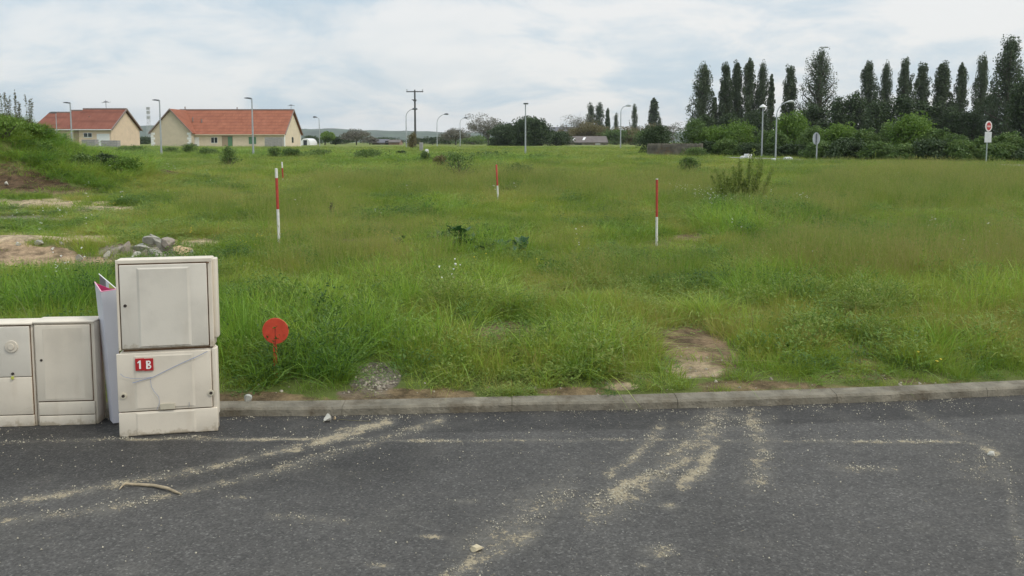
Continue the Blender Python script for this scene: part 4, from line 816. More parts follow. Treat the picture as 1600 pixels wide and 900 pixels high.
M_BLOCK = simple('concrete_block', (0.30, 0.29, 0.28), .9, .15, 4, .4, 20); M_METAL = simple('galvanised_steel', (0.42, 0.44, 0.46), .45, .08, 6, metal=.55); M_DKMETAL = simple('dark_lamp_metal', (0.10, 0.11, 0.12), .45, .1, metal=.3)
def gable_wall(mb, x0, x1, y0, y1, z0, ze, zr, axis='x'):
    mb.box(x0, x1, y0, y1, z0, ze)
    if axis == 'x':
        ym = (y0 + y1) / 2
        for x_, dx in ((x0, .0), (x1 - .25, .0)): mb.add([(x_, y0, ze), (x_ + .25, y0, ze), (x_ + .25, y1, ze), (x_, y1, ze), (x_, ym, zr), (x_ + .25, ym, zr)], [(0, 3, 4), (1, 5, 2), (0, 4, 5, 1), (3, 2, 5, 4)])
    else:
        xm = (x0 + x1) / 2
        for y_ in (y0, y1 - .25): mb.add([(x0, y_, ze), (x0, y_ + .25, ze), (x1, y_ + .25, ze), (x1, y_, ze), (xm, y_, zr), (xm, y_ + .25, zr)], [(0, 4, 3), (1, 2, 5), (0, 1, 5, 4), (3, 4, 5, 2)])
def roof_slabs(mb, x0, x1, y0, y1, ze, zr, axis='x', ov=.35, th=.14, drop=.22):
    if axis == 'x':
        ym = (y0 + y1) / 2
        for s, ye in ((-1, y0 - ov), (1, y1 + ov)):
            k = (zr - ze) / abs(ym - (y0 if s < 0 else y1)); zo = ze - k * ov
            v = [(x0, ye, zo), (x1, ye, zo), (x1, ym, zr), (x0, ym, zr)]; v = v + [(a, b, c + th) for a, b, c in v]
            mb.add(v, [(0, 1, 2, 3), (4, 7, 6, 5), (0, 4, 5, 1), (1, 5, 6, 2), (2, 6, 7, 3), (3, 7, 4, 0)])
    else:
        xm = (x0 + x1) / 2
        for s, xe in ((-1, x0 - ov), (1, x1 + ov)):
            k = (zr - ze) / abs(xm - (x0 if s < 0 else x1)); zo = ze - k * ov
            v = [(xe, y0, zo), (xe, y1, zo), (xm, y1, zr), (xm, y0, zr)]; v = v + [(a, b, c + th) for a, b, c in v]
            mb.add(v, [(0, 3, 2, 1), (4, 5, 6, 7), (0, 1, 5, 4), (1, 2, 6, 5), (2, 3, 7, 6), (3, 0, 4, 7)])
def opening(root, mat, name, px0, px1, py0, py1, Y, base, prot=.06, frame=None, panes=0):
    """window / door on a facade at distance Y (facing the camera); coordinates local to root"""
    a = at(px0, py1, Y) - base; b = at(px1, py0, Y) - base
    m = MB(); m.box(a.x, b.x, a.y - prot, a.y + .05, a.z, b.z); o = m.build(name, frame or mat, root)
    if frame:
        n = max(panes, 1); w_ = (b.x - a.x) / n; f = .09 * min(1, w_)
        for k in range(n):
            q = MB(); q.box(a.x + w_ * k + f, a.x + w_ * (k + 1) - f, a.y - prot - .02, a.y - prot + .02, a.z + f + .05, b.z - f); q.build('pane', mat, o)
    return o
def antenna(root, loc, h, name='antenna'):
    m = MB(); p = Vector(loc); m.tube([p, p + Vector((0, 0, h))], .035, 5)
    for k in range(4): m.tube([p + Vector((-.5 + .08 * k, 0, h * .75 + k * .06)), p + Vector((.5 - .08 * k, 0, h * .75 + k * .06))], .018, 4)
    m.tube([p + Vector((-.7, .1, h * .72)), p + Vector((.8, -.1, h * .78))], .02, 4); m.build(name, M_DKMETAL, root)
# big house
Yf = 150.0; base = Vector((at(372, 229, Yf).x, Yf, tz(at(372, 229, Yf).x, Yf) - .1)); 
H2 = empty('house', base, 'long cream bungalow with orange tiled roof and green shutter, left of the wooden pylon', 'house', 'new houses across the meadow')
X = lambda px, Y=Yf: at(px, 220, Y).x - base.x
Z = lambda py, Y=Yf: at(372, py, Y).z - base.z
ze = Z(208.5); zr = Z(172.5, Yf + 6)
m = MB(); gable_wall(m, X(299), X(444), 0, 12, -.5, ze - .02, zr - .25); m.build('wall', M_W2, H2)
m = MB(); roof_slabs(m, X(272), X(444) + .3, 0, 12, ze, zr); rf = m.build('roof', M_ROOF, H2)
m = MB(); m.box(X(262), X(444) + .3, 5.8, 6.2, zr + .05, zr + .24); m.build('ridge', M_VERGE, rf)
m = MB(); k_ = (zr - ze) / 6
for s_ in (0, 1):
    y_a = -.35 if s_ == 0 else 12.35; v = [(X(444) + .3, y_a, ze - k_ * .35 - .06), (X(444) + .42, y_a, ze - k_ * .35 - .06), (X(444) + .42, 6, zr - .06), (X(444) + .3, 6, zr - .06)]; v += [(a, b, c + .26) for a, b, c in v]
    m.add(v, [(0, 1, 2, 3), (4, 7, 6, 5), (0, 4, 5, 1), (1, 5, 6, 2), (2, 6, 7, 3), (3, 7, 4, 0)])
m.build('verge', M_VERGE, rf)
# cross wing with its gable to the meadow
Yw = Yf - 1.5; wx0 = at(236, 220, Yw).x - base.x; wx1 = at(299, 220, Yw).x - base.x; zrw = at(264, 171, Yw).z - base.z; zew = at(264, 206, Yw).z - base.z
m = MB(); gable_wall(m, wx0, wx1, -1.5, 6, -.5, zew - .05, zrw - .2, 'y'); m.build('wing_wall', M_GAB, H2)
m = MB(); roof_slabs(m, wx0, wx1, -1.75, 6.2, zew, zrw, 'y', ov=.3); m.build('wing_roof', M_ROOF, H2)
m = MB(); xm_ = (wx0 + wx1) / 2; kx = (zrw - zew) / (xm_ - wx0)
for sx in (-1, 1):
    xe = xm_ + sx * (xm_ - wx0 + .3); v = [(xe, -1.87, zew - kx * .3 - .1), (xe, -1.75, zew - kx * .3 - .1), (xm_, -1.75, zrw - .1), (xm_, -1.87, zrw - .1)]; v += [(a, b, c + .28) for a, b, c in v]
    m.add(v, [(0, 1, 2, 3), (4, 7, 6, 5), (0, 4, 5, 1), (1, 5, 6, 2), (2, 6, 7, 3), (3, 7, 4, 0)])
m.build('wing_verge', M_VERGE, H2)
for xx in (wx0, wx1 - .55):
    m = MB()
    for k in range(6): wq = .75 if k % 2 else .5; x_ = xx if xx == wx0 else wx1 - wq; m.box(x_, x_ + wq, -1.53, -1.45, .1 + k * (zew - .2) / 6, .1 + (k + .92) * (zew - .2) / 6)
    m.build('quoin', M_WHT, H2)
dr = opening(H2, M_WHT, 'door', 302.5, 311, 214.5, 229, Yf, base)
opening(H2, M_GLASS, 'window', 330, 340, 214.5, 224, Yf, base, frame=M_WHT, panes=2)
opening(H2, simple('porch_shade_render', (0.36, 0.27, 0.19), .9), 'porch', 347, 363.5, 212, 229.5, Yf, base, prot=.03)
opening(H2, M_GREEN, 'door', 356.5, 363, 213.5, 228.5, Yf, base, prot=.08)
opening(H2, M_GREEN, 'shutter', 389, 400, 214, 225, Yf, base, prot=.07)
# gable window, right side
m = MB(); xr = X(444); m.box(xr - .02, xr + .05, 5.2, 6.3, Z(223), Z(214)); m.build('window', M_GLASS, H2)
m = MB(); m.box(xr - .02, xr + .04, -.02, .6, -.3, ze); m.build('corner_trim', M_WHT, H2); m = MB(); m.box(xr - .02, xr + .04, 11.5, 12.02, -.3, ze); m.build('corner_trim', M_WHT, H2)
m = MB(); m.box(X(300), xr + .35, -.48, -.36, ze - k_ * .35 - .05, ze - k_ * .35 + .08); m.build('gutter', M_W2, rf)
for px_, h_ in ((291, .7), (372, .6)): m = MB(); p_ = Vector((X(px_, Yf + 6), 6, zr)); m.tube([p_, p_ + Vector((0, 0, h_))], .10, 7); m.build('vent_pipe', M_VERGE, rf)
for px_, py_ in ((301, 186), (315, 189)): m = MB(); q_ = at(px_, py_, Yf + 2.6) - base; m.tube([q_ - Vector((0, 0, .5)), q_ + Vector((0, 0, .35))], .13, 7); m.build('vent_pipe', M_VERGE, rf)
antenna(H2, (X(456, Yf + 6), 6, zr), 1.2)
# left house
Yl = 120.0; bl = Vector((at(120, 229, Yl).x, Yl, tz(at(120, 229, Yl).x, Yl) - .1)); H1 = empty('house', bl, 'cream bungalow with stepped red roof and white garage door, half behind the earth mound', 'house', 'new houses across the meadow')
XL = lambda px, Y=Yl: at(px, 220, Y).x - bl.x
ZL = lambda py, Y=Yl: at(120, py, Y).z - bl.z
D1 = 9.2; zel = ZL(200.5); segs = [(XL(133, Yl + 4.6), XL(174), 171.5), (XL(115, Yl + 4.6), XL(133, Yl + 4.6), 174), (XL(55), XL(115, Yl + 4.6), 177)]
m = MB(); gable_wall(m, segs[0][0], segs[0][1], 0, D1, -.6, zel - .02, ZL(172, Yl + 4.6) - .2); m.build('wall', M_W1, H1)
m = MB(); m.box(segs[2][0], segs[0][0], .02, D1 - .02, -.6, zel - .02); gable_wall(m, segs[2][0], segs[2][0] + .3, 0, D1, -.5, zel - .05, ZL(177.5, Yl + 4.6) - .25); m.build('wing_wall', M_W1, H1)
for i, (a, b_, ry) in enumerate(segs):
    zz = ZL(ry, Yl + 4.6); m = MB(); roof_slabs(m, a - (.0 if i < 2 else .3), b_ + (.25 if i == 0 else 0), 0, D1, zel, zz); r_ = m.build('roof', M_ROOF1, H1)
    m = MB(); m.box(a - .05, b_ + (.3 if i == 0 else 0), D1 / 2 - .18, D1 / 2 + .18, zz + .05, zz + .24); m.build('ridge', M_VERGE, r_)
    if i == 0:
        k1 = (zz - zel) / (D1 / 2); m = MB()
        for y_a in (-.35, D1 + .35):
            v = [(b_ + .25, y_a, zel - k1 * .35 - .08), (b_ + .37, y_a, zel - k1 * .35 - .08), (b_ + .37, D1 / 2, zz - .08), (b_ + .25, D1 / 2, zz - .08)]; v += [(p, q, s_ + .26) for p, q, s_ in v]
            m.add(v, [(0, 1, 2, 3), (4, 7, 6, 5), (0, 4, 5, 1), (1, 5, 6, 2), (2, 6, 7, 3), (3, 7, 4, 0)])
        m.build('verge', M_VERGE, r_); m = MB(); m.box(segs[2][0], b_ + .25, -.46, -.34, zel - k1 * .35 - .05, zel - k1 * .35 + .08); m.build('gutter', M_WHT, r_)
opening(H1, M_GLASS, 'window', 131, 144, 207.5, 215, Yl, bl, frame=M_WHT, panes=2); opening(H1, simple('recess_shade_render', (0.33, 0.25, 0.17), .9), 'porch', 116, 123, 203, 228, Yl, bl, prot=.03)  # recess is a flat panel, its shade put into a darker wall colour
opening(H1, M_GLASS, 'window', 99, 104, 208, 217, Yl, bl, frame=simple('brown_joinery', (0.2, 0.13, 0.09)), panes=1); opening(H1, M_WHT, 'garage_door', 152, 171, 209, 229, Yl, bl, prot=.04)
antenna(H1, (XL(168, Yl + 4.6), D1 / 2, ZL(171.5, Yl + 4.6)), 1.5)
m = MB(); q_ = at(140, 184, Yl + 2.6) - bl; m.tube([q_ - Vector((0, 0, .4)), q_ + Vector((0, 0, .2))], .13, 7); m.build('vent_pipe', M_VERGE, H1)
# stacks of blocks in front of the houses
def stack(px0, px1, py0, Y, label, rows=4):
    g_ = ground_at((px0 + px1) / 2, Y); W_ = (px1 - px0) * Y / F; Hh = top_z(py0, Y) - g_.z; root = empty('block_stack', g_, label, 'pallet', 'pallets of building blocks'); m = MB(); nb = max(2, int(W_ / .55))
    for r_ in range(rows):
        for k in range(nb): m.box(-W_ / 2 + W_ * k / nb + .015, -W_ / 2 + W_ * (k + 1) / nb - .015, -.5, .5, .14 + (Hh - .14) * r_ / rows + .01, .14 + (Hh - .14) * (r_ + 1) / rows)
    m.build('blocks', M_BLOCK, root); m = MB()
    for k in (-1, 0, 1): m.box(k * W_ * .42 - .06, k * W_ * .42 + .06, -.5, .5, 0, .1)
    m.box(-W_ / 2, W_ / 2, -.5, .5, .10, .13); m.build('pallet', BARK, root)
stack(131, 152, 218, 113, 'pallet of grey blocks left of the white garage door'); stack(161, 186, 219.5, 112, 'pallet of grey blocks right of the white garage door'); stack(415, 443, 214.5, 142, 'high pallet of grey blocks before the big house, right end', 6)
# low rubble wall line before the left house
# far buildings
M_STONE = simple('old_stone', (0.215, 0.192, 0.155), .95, .5, 2.2, .6, 6, dirt=(0.25, 0.15, 0.08), dscale=.9, dirt_lo=.56, dirt_hi=.66); M_SLATE = simple('slate_roof', (0.11, 0.11, 0.125), .7, .15, 1); M_OLDTILE = simple('old_tile_roof', (0.135, 0.115, 0.105), .9, .2, 1)
def farhouse(px0, px1, pe, pr, Y, depth, label, wall, roof, extra=None, taper=.0):
    g_ = ground_at((px0 + px1) / 2, Y); root = empty('farm_building', g_, label, 'building'); W_ = (px1 - px0) * Y / F; zee = top_z(pe, Y) - g_.z; zrr = top_z(pr, Y + depth / 2) - g_.z
    m = MB(); gable_wall(m, -W_ / 2, W_ / 2, 0, depth, -1, zee, zrr - .1); m.build('wall', wall, root); m = MB(); roof_slabs(m, -W_ / 2 - .2, W_ / 2 + .2, 0, depth, zee, zrr); m.build('roof', roof, root)
    for (n_, a, b_, c, d, mm) in (extra or []):
        A = at(a, d, Y) - g_; B = at(b_, c, Y) - g_; q = MB()
        if n_ == 'skylight':
            t0 = (B.z - zee) / (zrr - zee); t1 = (A.z - zee) / (zrr - zee); y0 = depth / 2 * t1; y1 = depth / 2 * t0
            v = [(A.x, y0, A.z + .2), (B.x, y0, A.z + .2), (B.x + .6, y1, B.z + .2), (A.x + .6, y1, B.z + .2)]; v += [(x_, y_, z_ + .1) for x_, y_, z_ in v]
            q.add(v, [(0, 1, 2, 3), (4, 7, 6, 5), (0, 4, 5, 1), (1, 5, 6, 2), (2, 6, 7, 3), (3, 7, 4, 0)])
        else: q.box(A.x, B.x, -.06, .1, A.z, B.z)
        q.build(n_, mm, root)
    return root
farhouse(888, 949, 222.5, 213.5, 235, 10, 'long grey barn with bright skylights beyond the crop field', M_STONE, M_OLDTILE, [('skylight', 894, 896.5, 217.5, 220.5, M_WHT), ('skylight', 910.5, 914, 216, 220, M_WHT), ('door', 899, 909, 224, 229, M_GLASS), ('shed_roof', 930, 938, 224, 226, M_WHT)])
farhouse(853, 896, 210, 199, 330, 14, 'big house with dark slate roof among the trees', simple('stone_render', (0.38, 0.34, 0.27), .9), M_SLATE, [('window', 864, 866, 212, 216, M_WHT)])
farhouse(581, 604, 223, 218, 260, 9, 'low dark-roofed barn right of the round brown tree', M_STONE, M_SLATE); farhouse(604, 624, 222.5, 219, 255, 8, 'low brick shed joined to the dark-roofed barn', simple('old_brick', (0.27, 0.18, 0.14), .9), M_OLDTILE, [('door', 602, 607, 220, 226, M_GLASS)])
# white greenhouse tunnel
g_ = ground_at(477, 220); root = empty('polytunnel', g_, 'small white polytunnel at the field edge right of the big house', 'greenhouse'); m = MB(); W_ = 16 * 220 / F
m.prism([(W_ / 2 * math.cos(R(180 - k * 18)), 1.9 * math.sin(R(180 - k * 18))) for k in range(11)], 0, 8); m.build('cover', M_WHT, root); m = MB(); m.box(-.5, .5, -.05, .05, 0, 1.4); m.build('door', M_GLASS, root)
# stone wall
a = ground_at(1012, 66); b_ = ground_at(1098, 62); root = empty('stone_wall', a, 'old rough stone wall half covered by shrubs, left of the utility box', 'wall'); m = MB(); d_ = b_ - a; g = np.random.default_rng(3); hW = top_z(223, 66) - a.z
n_ = 46
for k in range(n_):
    for r_ in range(6):
        x0 = d_.x * (k + (r_ % 2) * .5) / n_; x1 = d_.x * (k + 1 + (r_ % 2) * .5) / n_; yy = d_.y * k / n_; z0 = -.2 + (hW + .1) * r_ / 6; j = g.normal(0, .03)
        m.box(x0 + .01, x1 - .01, yy + j, yy + .45 + j, z0, z0 + (hW + .1) / 6 - .015 + (g.uniform(0, .08) if r_ == 5 else 0))
m.box(0, d_.x, .1, .3, -.2, hW - .1); m.build('stonework', M_STONE, root)

# ------------------------------------------------------------------ street lamps and poles
def flat_lamp(px, top, Y, label, side=-1, endon=False, L_=.52):
    g_ = ground_at(px, Y); H = top_z(top, Y) - g_.z; root = empty('street_lamp', g_, label, 'street lamp', 'straight street lamps with flat heads')
    m = MB(); m.tube([(0, 0, -.3), (0, 0, H * .5), (0, 0, H - .05)], [.075, .062, .045], 12); m.tube([(0, 0, 0), (0, 0, .5)], .085, 12); m.build('pole', M_METAL, root, smooth=True)
    dx, dy = (side, 0) if not endon else (0.1, -.99)
    m = MB(); m.tube([(0, 0, H - .05), (dx * .12, dy * .12, H - .02)], .03, 8); m.build('arm', M_METAL, root)
    m = MB(); c, s_ = dx, dy; Mx = Matrix.Rotation(math.atan2(dy, dx), 4, 'Z') @ Matrix.Translation((0.02, 0, H - .02)) @ Matrix.Rotation(R(-4), 4, 'Y')
    pr = [(-.02, .0), (.06, .09), (L_ * .5, .10), (L_ * .95, .05), (L_, .02), (L_ * .9, -.01), (.1, -.03)]
    n = len(pr); wv = .15 if not endon else .19; v = [Mx @ Vector((p, -wv, q * .9)) for p, q in pr] + [Mx @ Vector((p, wv, q * .9)) for p, q in pr]
    m.add(v, [tuple(range(n)), tuple(range(2 * n - 1, n - 1, -1))] + [(i, i + n, (i + 1) % n + n, (i + 1) % n) for i in range(n)]); m.build('lamp_head', M_DKMETAL, root, bevel=.008)
flat_lamp(396, 154, 61, 'flat-headed street lamp in front of the big house, near its right end'); flat_lamp(252.5, 157, 64, 'flat-headed street lamp before the left gable of the big house'); flat_lamp(113.5, 161, 68, 'flat-headed street lamp before the left house, by the mound')
flat_lamp(821, 162.5, 70, 'street lamp seen end-on in front of the dark domed trees', endon=True)
g_ = ground_at(90, 118); H = top_z(177, 118) - g_.z; root = empty('street_lamp', g_, 'small distant lamp before the left house roof, left of the nearer lamp', 'street lamp', 'straight street lamps with flat heads'); m = MB(); m.tube([(0, 0, 0), (0, 0, H)], [.07, .05], 8); m.build('pole', M_METAL, root); m = MB(); m.box(-.9, .05, -.15, .15, H - .02, H + .16); m.build('lamp_head', M_DKMETAL, root, bevel=.03)
# domed-head lamp
g_ = ground_at(1190, 60); H = top_z(168, 60) - g_.z; root = empty('street_lamp', g_, 'straight street lamp with pale domed head before the poplars', 'street lamp'); m = MB(); m.tube([(0, 0, -.2), (0, 0, H)], [.068, .042], 12); m.build('pole', M_METAL, root, smooth=True)
m = MB(); m.tube([(0, 0, H - .05), (0, 0, H + .02), (0, 0, H + .10), (0, 0, H + .20), (0, 0, H + .24)], [.06, .27, .22, .10, .03], 14); m.build('lamp_head', simple('pale_lamp_shell', (0.62, 0.62, 0.6), .4), root, smooth=True)
def curved_lamp(px, top, Y, reach_px, label, r=.07, rz=0, mat=None, hs=1.0):
    g_ = ground_at(px, Y); H = top_z(top, Y) - g_.z; reach = reach_px * Y / F; root = empty('street_lamp', g_, label, 'street lamp', 'street lamps with curved arms'); rr = reach * .95
    hs_ = H - rr * 1.05; m = MB(); m.tube([(0, 0, -.3), (0, 0, hs_ * .5), (0, 0, hs_)], [r * 1.25, r * 1.1, r * .85], 10); m.build('pole', M_METAL, root, smooth=True)
    pts = [(rr * (1 - math.cos(R(t))), 0, hs_ + rr * 1.02 * math.sin(R(t))) for t in range(0, 81, 8)]; m = MB(); m.tube(pts, r * .7, 8); m.build('arm', M_METAL, root, smooth=True)
    e = Vector(pts[-1]); m = MB(); m.tube([e - Vector((.1, 0, .02)), e + Vector((.12, 0, .04)) - Vector((.12, 0, .04)) * (1 - hs), e + Vector((.42, 0, .06)) * 1 - Vector((.42, 0, .06)) * (1 - hs), e + Vector((.68, 0, .02)) * 1 - Vector((.68, 0, .02)) * (1 - hs), e + Vector((.74, 0, 0)) * 1 - Vector((.74, 0, 0)) * (1 - hs)], [r * .8, .13 * hs, .17 * hs, .11 * hs, .02], 10); m.build('lamp_head', mat or M_DKMETAL, root, smooth=True)
    root.rotation_euler = (0, 0, rz)
curved_lamp(635, 170, 120, 13, 'curved-arm lamp crossing the wooden pylon'); curved_lamp(683, 178, 145, 15, 'curved-arm lamp just right of the wooden pylon'); curved_lamp(719, 184, 169, 8, 'curved-arm lamp before the grey-brown tree'); curved_lamp(499.5, 183, 164, 5, 'small curved-arm lamp right of the big house', rz=R(180))
curved_lamp(969.5, 165, 112, 10, 'curved-arm lamp among the far poplars', mat=M_METAL); curved_lamp(1211.5, 158, 52, 22, 'curved-arm lamp with pale head in front of the bright high shrub', mat=simple('pale_lamp_metal', (0.55, 0.56, 0.56), .4), hs=.5, r=.046)
# wooden pylon
g_ = ground_at(649, 150); H = top_z(141, 150) - g_.z; root = empty('utility_pole', g_, 'tall wooden power pole with a wide crossarm, behind the curved lamps', 'utility pole'); mw = simple('tarred_wood', (0.07, 0.07, 0.072), .8, .2, 8); m = MB()
m.tube([(0, 0, -.5), (0, 0, H)], [.22, .15], 10); m.build('pole', mw, root); m = MB(); m.box(-1.55, 1.55, -.1, .1, H - .35, H - .17); m.build('crossarm', mw, root)
m = MB(); m.tube([(-.05, -.2, H - 1.8), (-.55, -.2, H - 1.75)], .07, 6); m.box(-.3, .3, -.3, 0, H - 2.0, H - 1.7); m.build('switch_box', mw, root)
for q in (-1.45, 0, 1.45): m = MB(); m.tube([(q, 0, H - .17), (q, 0, H + .12), (q, 0, H + .2)], [.06, .10, .03], 8); m.build('insulator', M_METAL, root)
# far lattice mast
g_ = ground_at(233.5, 420); H = top_z(167, 420) - g_.z; root = empty('lattice_mast', g_, 'faint lattice mast far away between the two houses', 'mast'); m = MB(); mm_ = simple('mast_steel', (0.45, 0.45, 0.46), .6)
for sx, sy in ((-1, -1), (1, -1), (1, 1), (-1, 1)): m.tube([(sx * .9, sy * .9, 0), (sx * .45, sy * .45, H)], .07, 4)
for k in range(16):
    z0 = H * k / 16; z1 = H * (k + 1) / 16; w0 = .9 - .45 * k / 16; w1 = .9 - .45 * (k + 1) / 16; s_ = 1 if k % 2 else -1
    for y_ in (-1, 1): m.tube([(-s_ * w0, y_ * w0, z0), (s_ * w1, y_ * w1, z1)], .05, 4)
m.build('lattice', mm_, root); m = MB()
for zz in (.72, .86, .97): m.box(-.85, .85, -.3, .3, H * zz - .9, H * zz + .5)
m.build('antenna_panel', mm_, root)

# ------------------------------------------------------------------ signs
M_RED = simple('sign_red', (0.42, 0.035, 0.035), .5, .06); M_GREYB = simple('sign_back_grey', (0.34, 0.37, 0.40), .5, .05, metal=.2)
def disc(mb, c, r, y0, y1, n=28, sx=1.0):
    v = [(c[0] + r * sx * math.cos(2 * math.pi * k / n), y0, c[2] + r * math.sin(2 * math.pi * k / n)) for k in range(n)] + [(c[0] + r * sx * math.cos(2 * math.pi * k / n), y1, c[2] + r * math.sin(2 * math.pi * k / n)) for k in range(n)]
    mb.add(v, [tuple(range(n)), tuple(range(2 * n - 1, n - 1, -1))] + [(i, i + n, (i + 1) % n + n, (i + 1) % n) for i in range(n)])
Ys = 46.0; g_ = ground_at(1540.5, Ys); H = top_z(189, Ys) - g_.z; root = empty('road_sign', g_, 'round red and white no-entry style sign above a white plate, before the hedge', 'road sign', rz=R(26)); m = MB(); m.tube([(0, 0, -.2), (0, 0, H - .3)], .035, 10); m.build('post', simple('green_grey_post', (0.33, 0.38, 0.36), .5), root)
r0 = .30; zc_ = H - r0; m = MB(); disc(m, (0, 0, zc_), r0, -.055, -.035); m.build('sign_disc', simple('sign_white', (0.66, 0.62, 0.6), .5, .04), root); m = MB(); disc(m, (0, 0, zc_), r0 * .74, -.062, -.0575, sx=.9); dd = m.build('red_field', M_RED, root); m = MB(); m.box(-r0 * .5, r0 * .5, -.067, -.0635, zc_ - .055, zc_ + .045); m.build('bar', simple('faded_bar', (0.60, 0.38, 0.36), .5), dd)
m = MB(); m.box(-.30, .30, -.055, -.035, zc_ - r0 - .62, zc_ - r0 - .02); m.build('white_plate', simple('plate_white', (0.55, 0.57, 0.57), .5, .05), root, bevel=.006)
Ys = 50.0; g_ = ground_at(1275.5, Ys); H = top_z(207, Ys) - g_.z; root = empty('road_sign', g_, 'round grey sign seen from the back, before the hedge near the curved lamp', 'road sign', rz=R(35)); m = MB(); m.tube([(0, 0, -.2), (0, 0, H - .1)], .04, 10); m.build('post', M_METAL, root)
m = MB(); disc(m, (0, 0, H - .38), .38, .045, .06, sx=1); m.build('sign_disc', M_GREYB, root); m = MB(); m.box(-.07, .07, -.03, .044, H - .6, H - .06); m.build('bracket', simple('bracket_dark', (0.16, 0.17, 0.19), .5), root)
# white things near the hedge
def utility_box(px0, px1, py0, Y, label, rz=0, low=False, mat=None):
    g_ = ground_at((px0 + px1) / 2, Y); W_ = (px1 - px0) * Y / F; H = top_z(py0, Y) - g_.z; root = empty('utility_box' if not low else 'concrete_block', g_, label, 'box' if not low else 'block', rz=rz); mt_ = mat or M_WHT; m = MB(); m.box(-W_ / 2, W_ / 2, -.18, .18, 0, H); m.build('body', mt_, root, bevel=.02)
    m = MB()
    if low: m.box(-W_ * .35, W_ * .35, -.12, .12, H + .002, H + .05); m.build('cap', mt_, root, bevel=.01)
    else: m.box(-W_ * .42, W_ * .42, -.20, -.17, H * .2, H * .93); m.build('door', mt_, root, bevel=.008)
utility_box(1164, 1173, 240.5, 55, 'white utility box standing right of the stone wall', rz=R(25)); utility_box(1157, 1163.5, 244.5, 55, 'low pale block beside the white utility box', low=True); utility_box(1206.5, 1211, 247.5, 48, 'small white box at the foot of the curved lamp'); utility_box(1225, 1237, 246.5, 50, 'white slab lying in grass left of the round grey sign', low=True)
utility_box(655.5, 661, 222.5, 90, 'small grey roadside cabinet right of the pylon foot', low=False, mat=M_BLOCK)
# pale scrap of paper-like board and low concrete pieces far in the scrub
utility_box(752, 772, 238.5, 72, 'flat pale slab in the far scrub left of the centre lamp', low=True, mat=M_BLOCK); utility_box(664.5, 669.5, 234, 62, 'small pale board beside the upright sapling', low=True)

# ------------------------------------------------------------------ survey stakes
M_SRED = simple('stake_red', (0.40, 0.045, 0.03), .6, .15, 20); M_SWHT = simple('stake_white', (0.68, 0.67, 0.62), .6, .12, 25, dirt=(0.38, 0.34, 0.27), dscale=12, dirt_lo=.6, dirt_hi=.8)
def stake(bx, by, tx, ty, bands, label, r=.0125):
    """bands: (image y from top, is red)"""
    g_ = ground(bx, by); Y = g_.y; T = at(tx, ty, Y); root = empty('survey_stake', g_, label, 'stake', 'red and white survey stakes'); d = T - g_
    ys = [ty] + [b for b, _ in bands]
    for k, (yb, red) in enumerate(bands):
        y0 = ys[k]; P0 = d * ((by - y0) / (by - ty)); P1 = d * ((by - yb) / (by - ty)) if k < len(bands) - 1 else -d * .12
        m = MB(); q = r if k else r
        if k == 0: m.tube([P0 * 1.0, P0 - (P0 - P1) * .03, P1], [r * .5, r, r], 8)
        else: m.tube([P0 - (P0 - P1).normalized() * .0015, P1], r, 8)
        m.build('red_band' if red else 'white_band', M_SRED if red else M_SWHT, root, smooth=True)
stake(436.5, 389, 431.5, 263, [(278, 0), (327, 1), (389, 0)], 'nearest left survey stake, leaning, with white tip, red middle and white foot', .020)
stake(1026, 384, 1026.5, 279, [(280.5, 0), (339, 1), (384, 0)], 'straight survey stake in the right meadow, red above white', .018)
stake(778.5, 316, 775.5, 257, [(290, 1), (316, 0)], 'survey stake in the middle meadow beside the ragged bramble bush', .022)
stake(442.5, 286, 440.5, 253, [(262.5, 0), (279, 1), (286, 0)], 'farthest survey stake, small, just right of the nearest left one', .028)
# red disc marker
g_ = ground(430, 592); root = empty('disc_marker', g_, 'orange-red plastic disc on a short stake in the grass beside the cabinets', 'marker'); Y = g_.y; c = at(430.5, 517, Y) - g_; r0 = 20.5 * (Y * CP + 1.2 * SP) / F
M_OR = simple('orange_red_plastic', (0.58, 0.065, 0.030), .55, .16, 12, .2, 40, dirt=(0.36, 0.07, 0.035), dscale=14, dirt_lo=.55, dirt_hi=.75); M_OR2 = simple('orange_red_shaft', (0.50, 0.055, 0.022), .55, .14, 14, dirt=(0.25, .08, .04), dscale=15)
m = MB(); disc(m, c, r0, -.004, .004, 40); m.build('disc', M_OR, root, bevel=.0015); m = MB()
v = [(-.012 + c.x * .0, -.010, -.08), (.010, -.010, -.08), (c.x + .014, -.010, c.z + .012), (c.x - .012, -.010, c.z + .03)]; v += [(a, b + .005, z_) for a, b, z_ in v]
m.box(c.x * .2 - .011, c.x * .2 + .011, .0045, .012, -.1, c.z - r0 + .02); m.box(c.x - .010, c.x + .010, .0045, .012, c.z - r0 + .02, c.z + .02); m.build('shaft', M_OR2, root)
m = MB(); m.box(c.x - .0022, c.x + .0022, -.0062, -.0042, c.z - r0 * .95, c.z + r0 * .18); m.build('rib', simple('rib_dark_red', (0.30, 0.04, 0.025), .6), root)

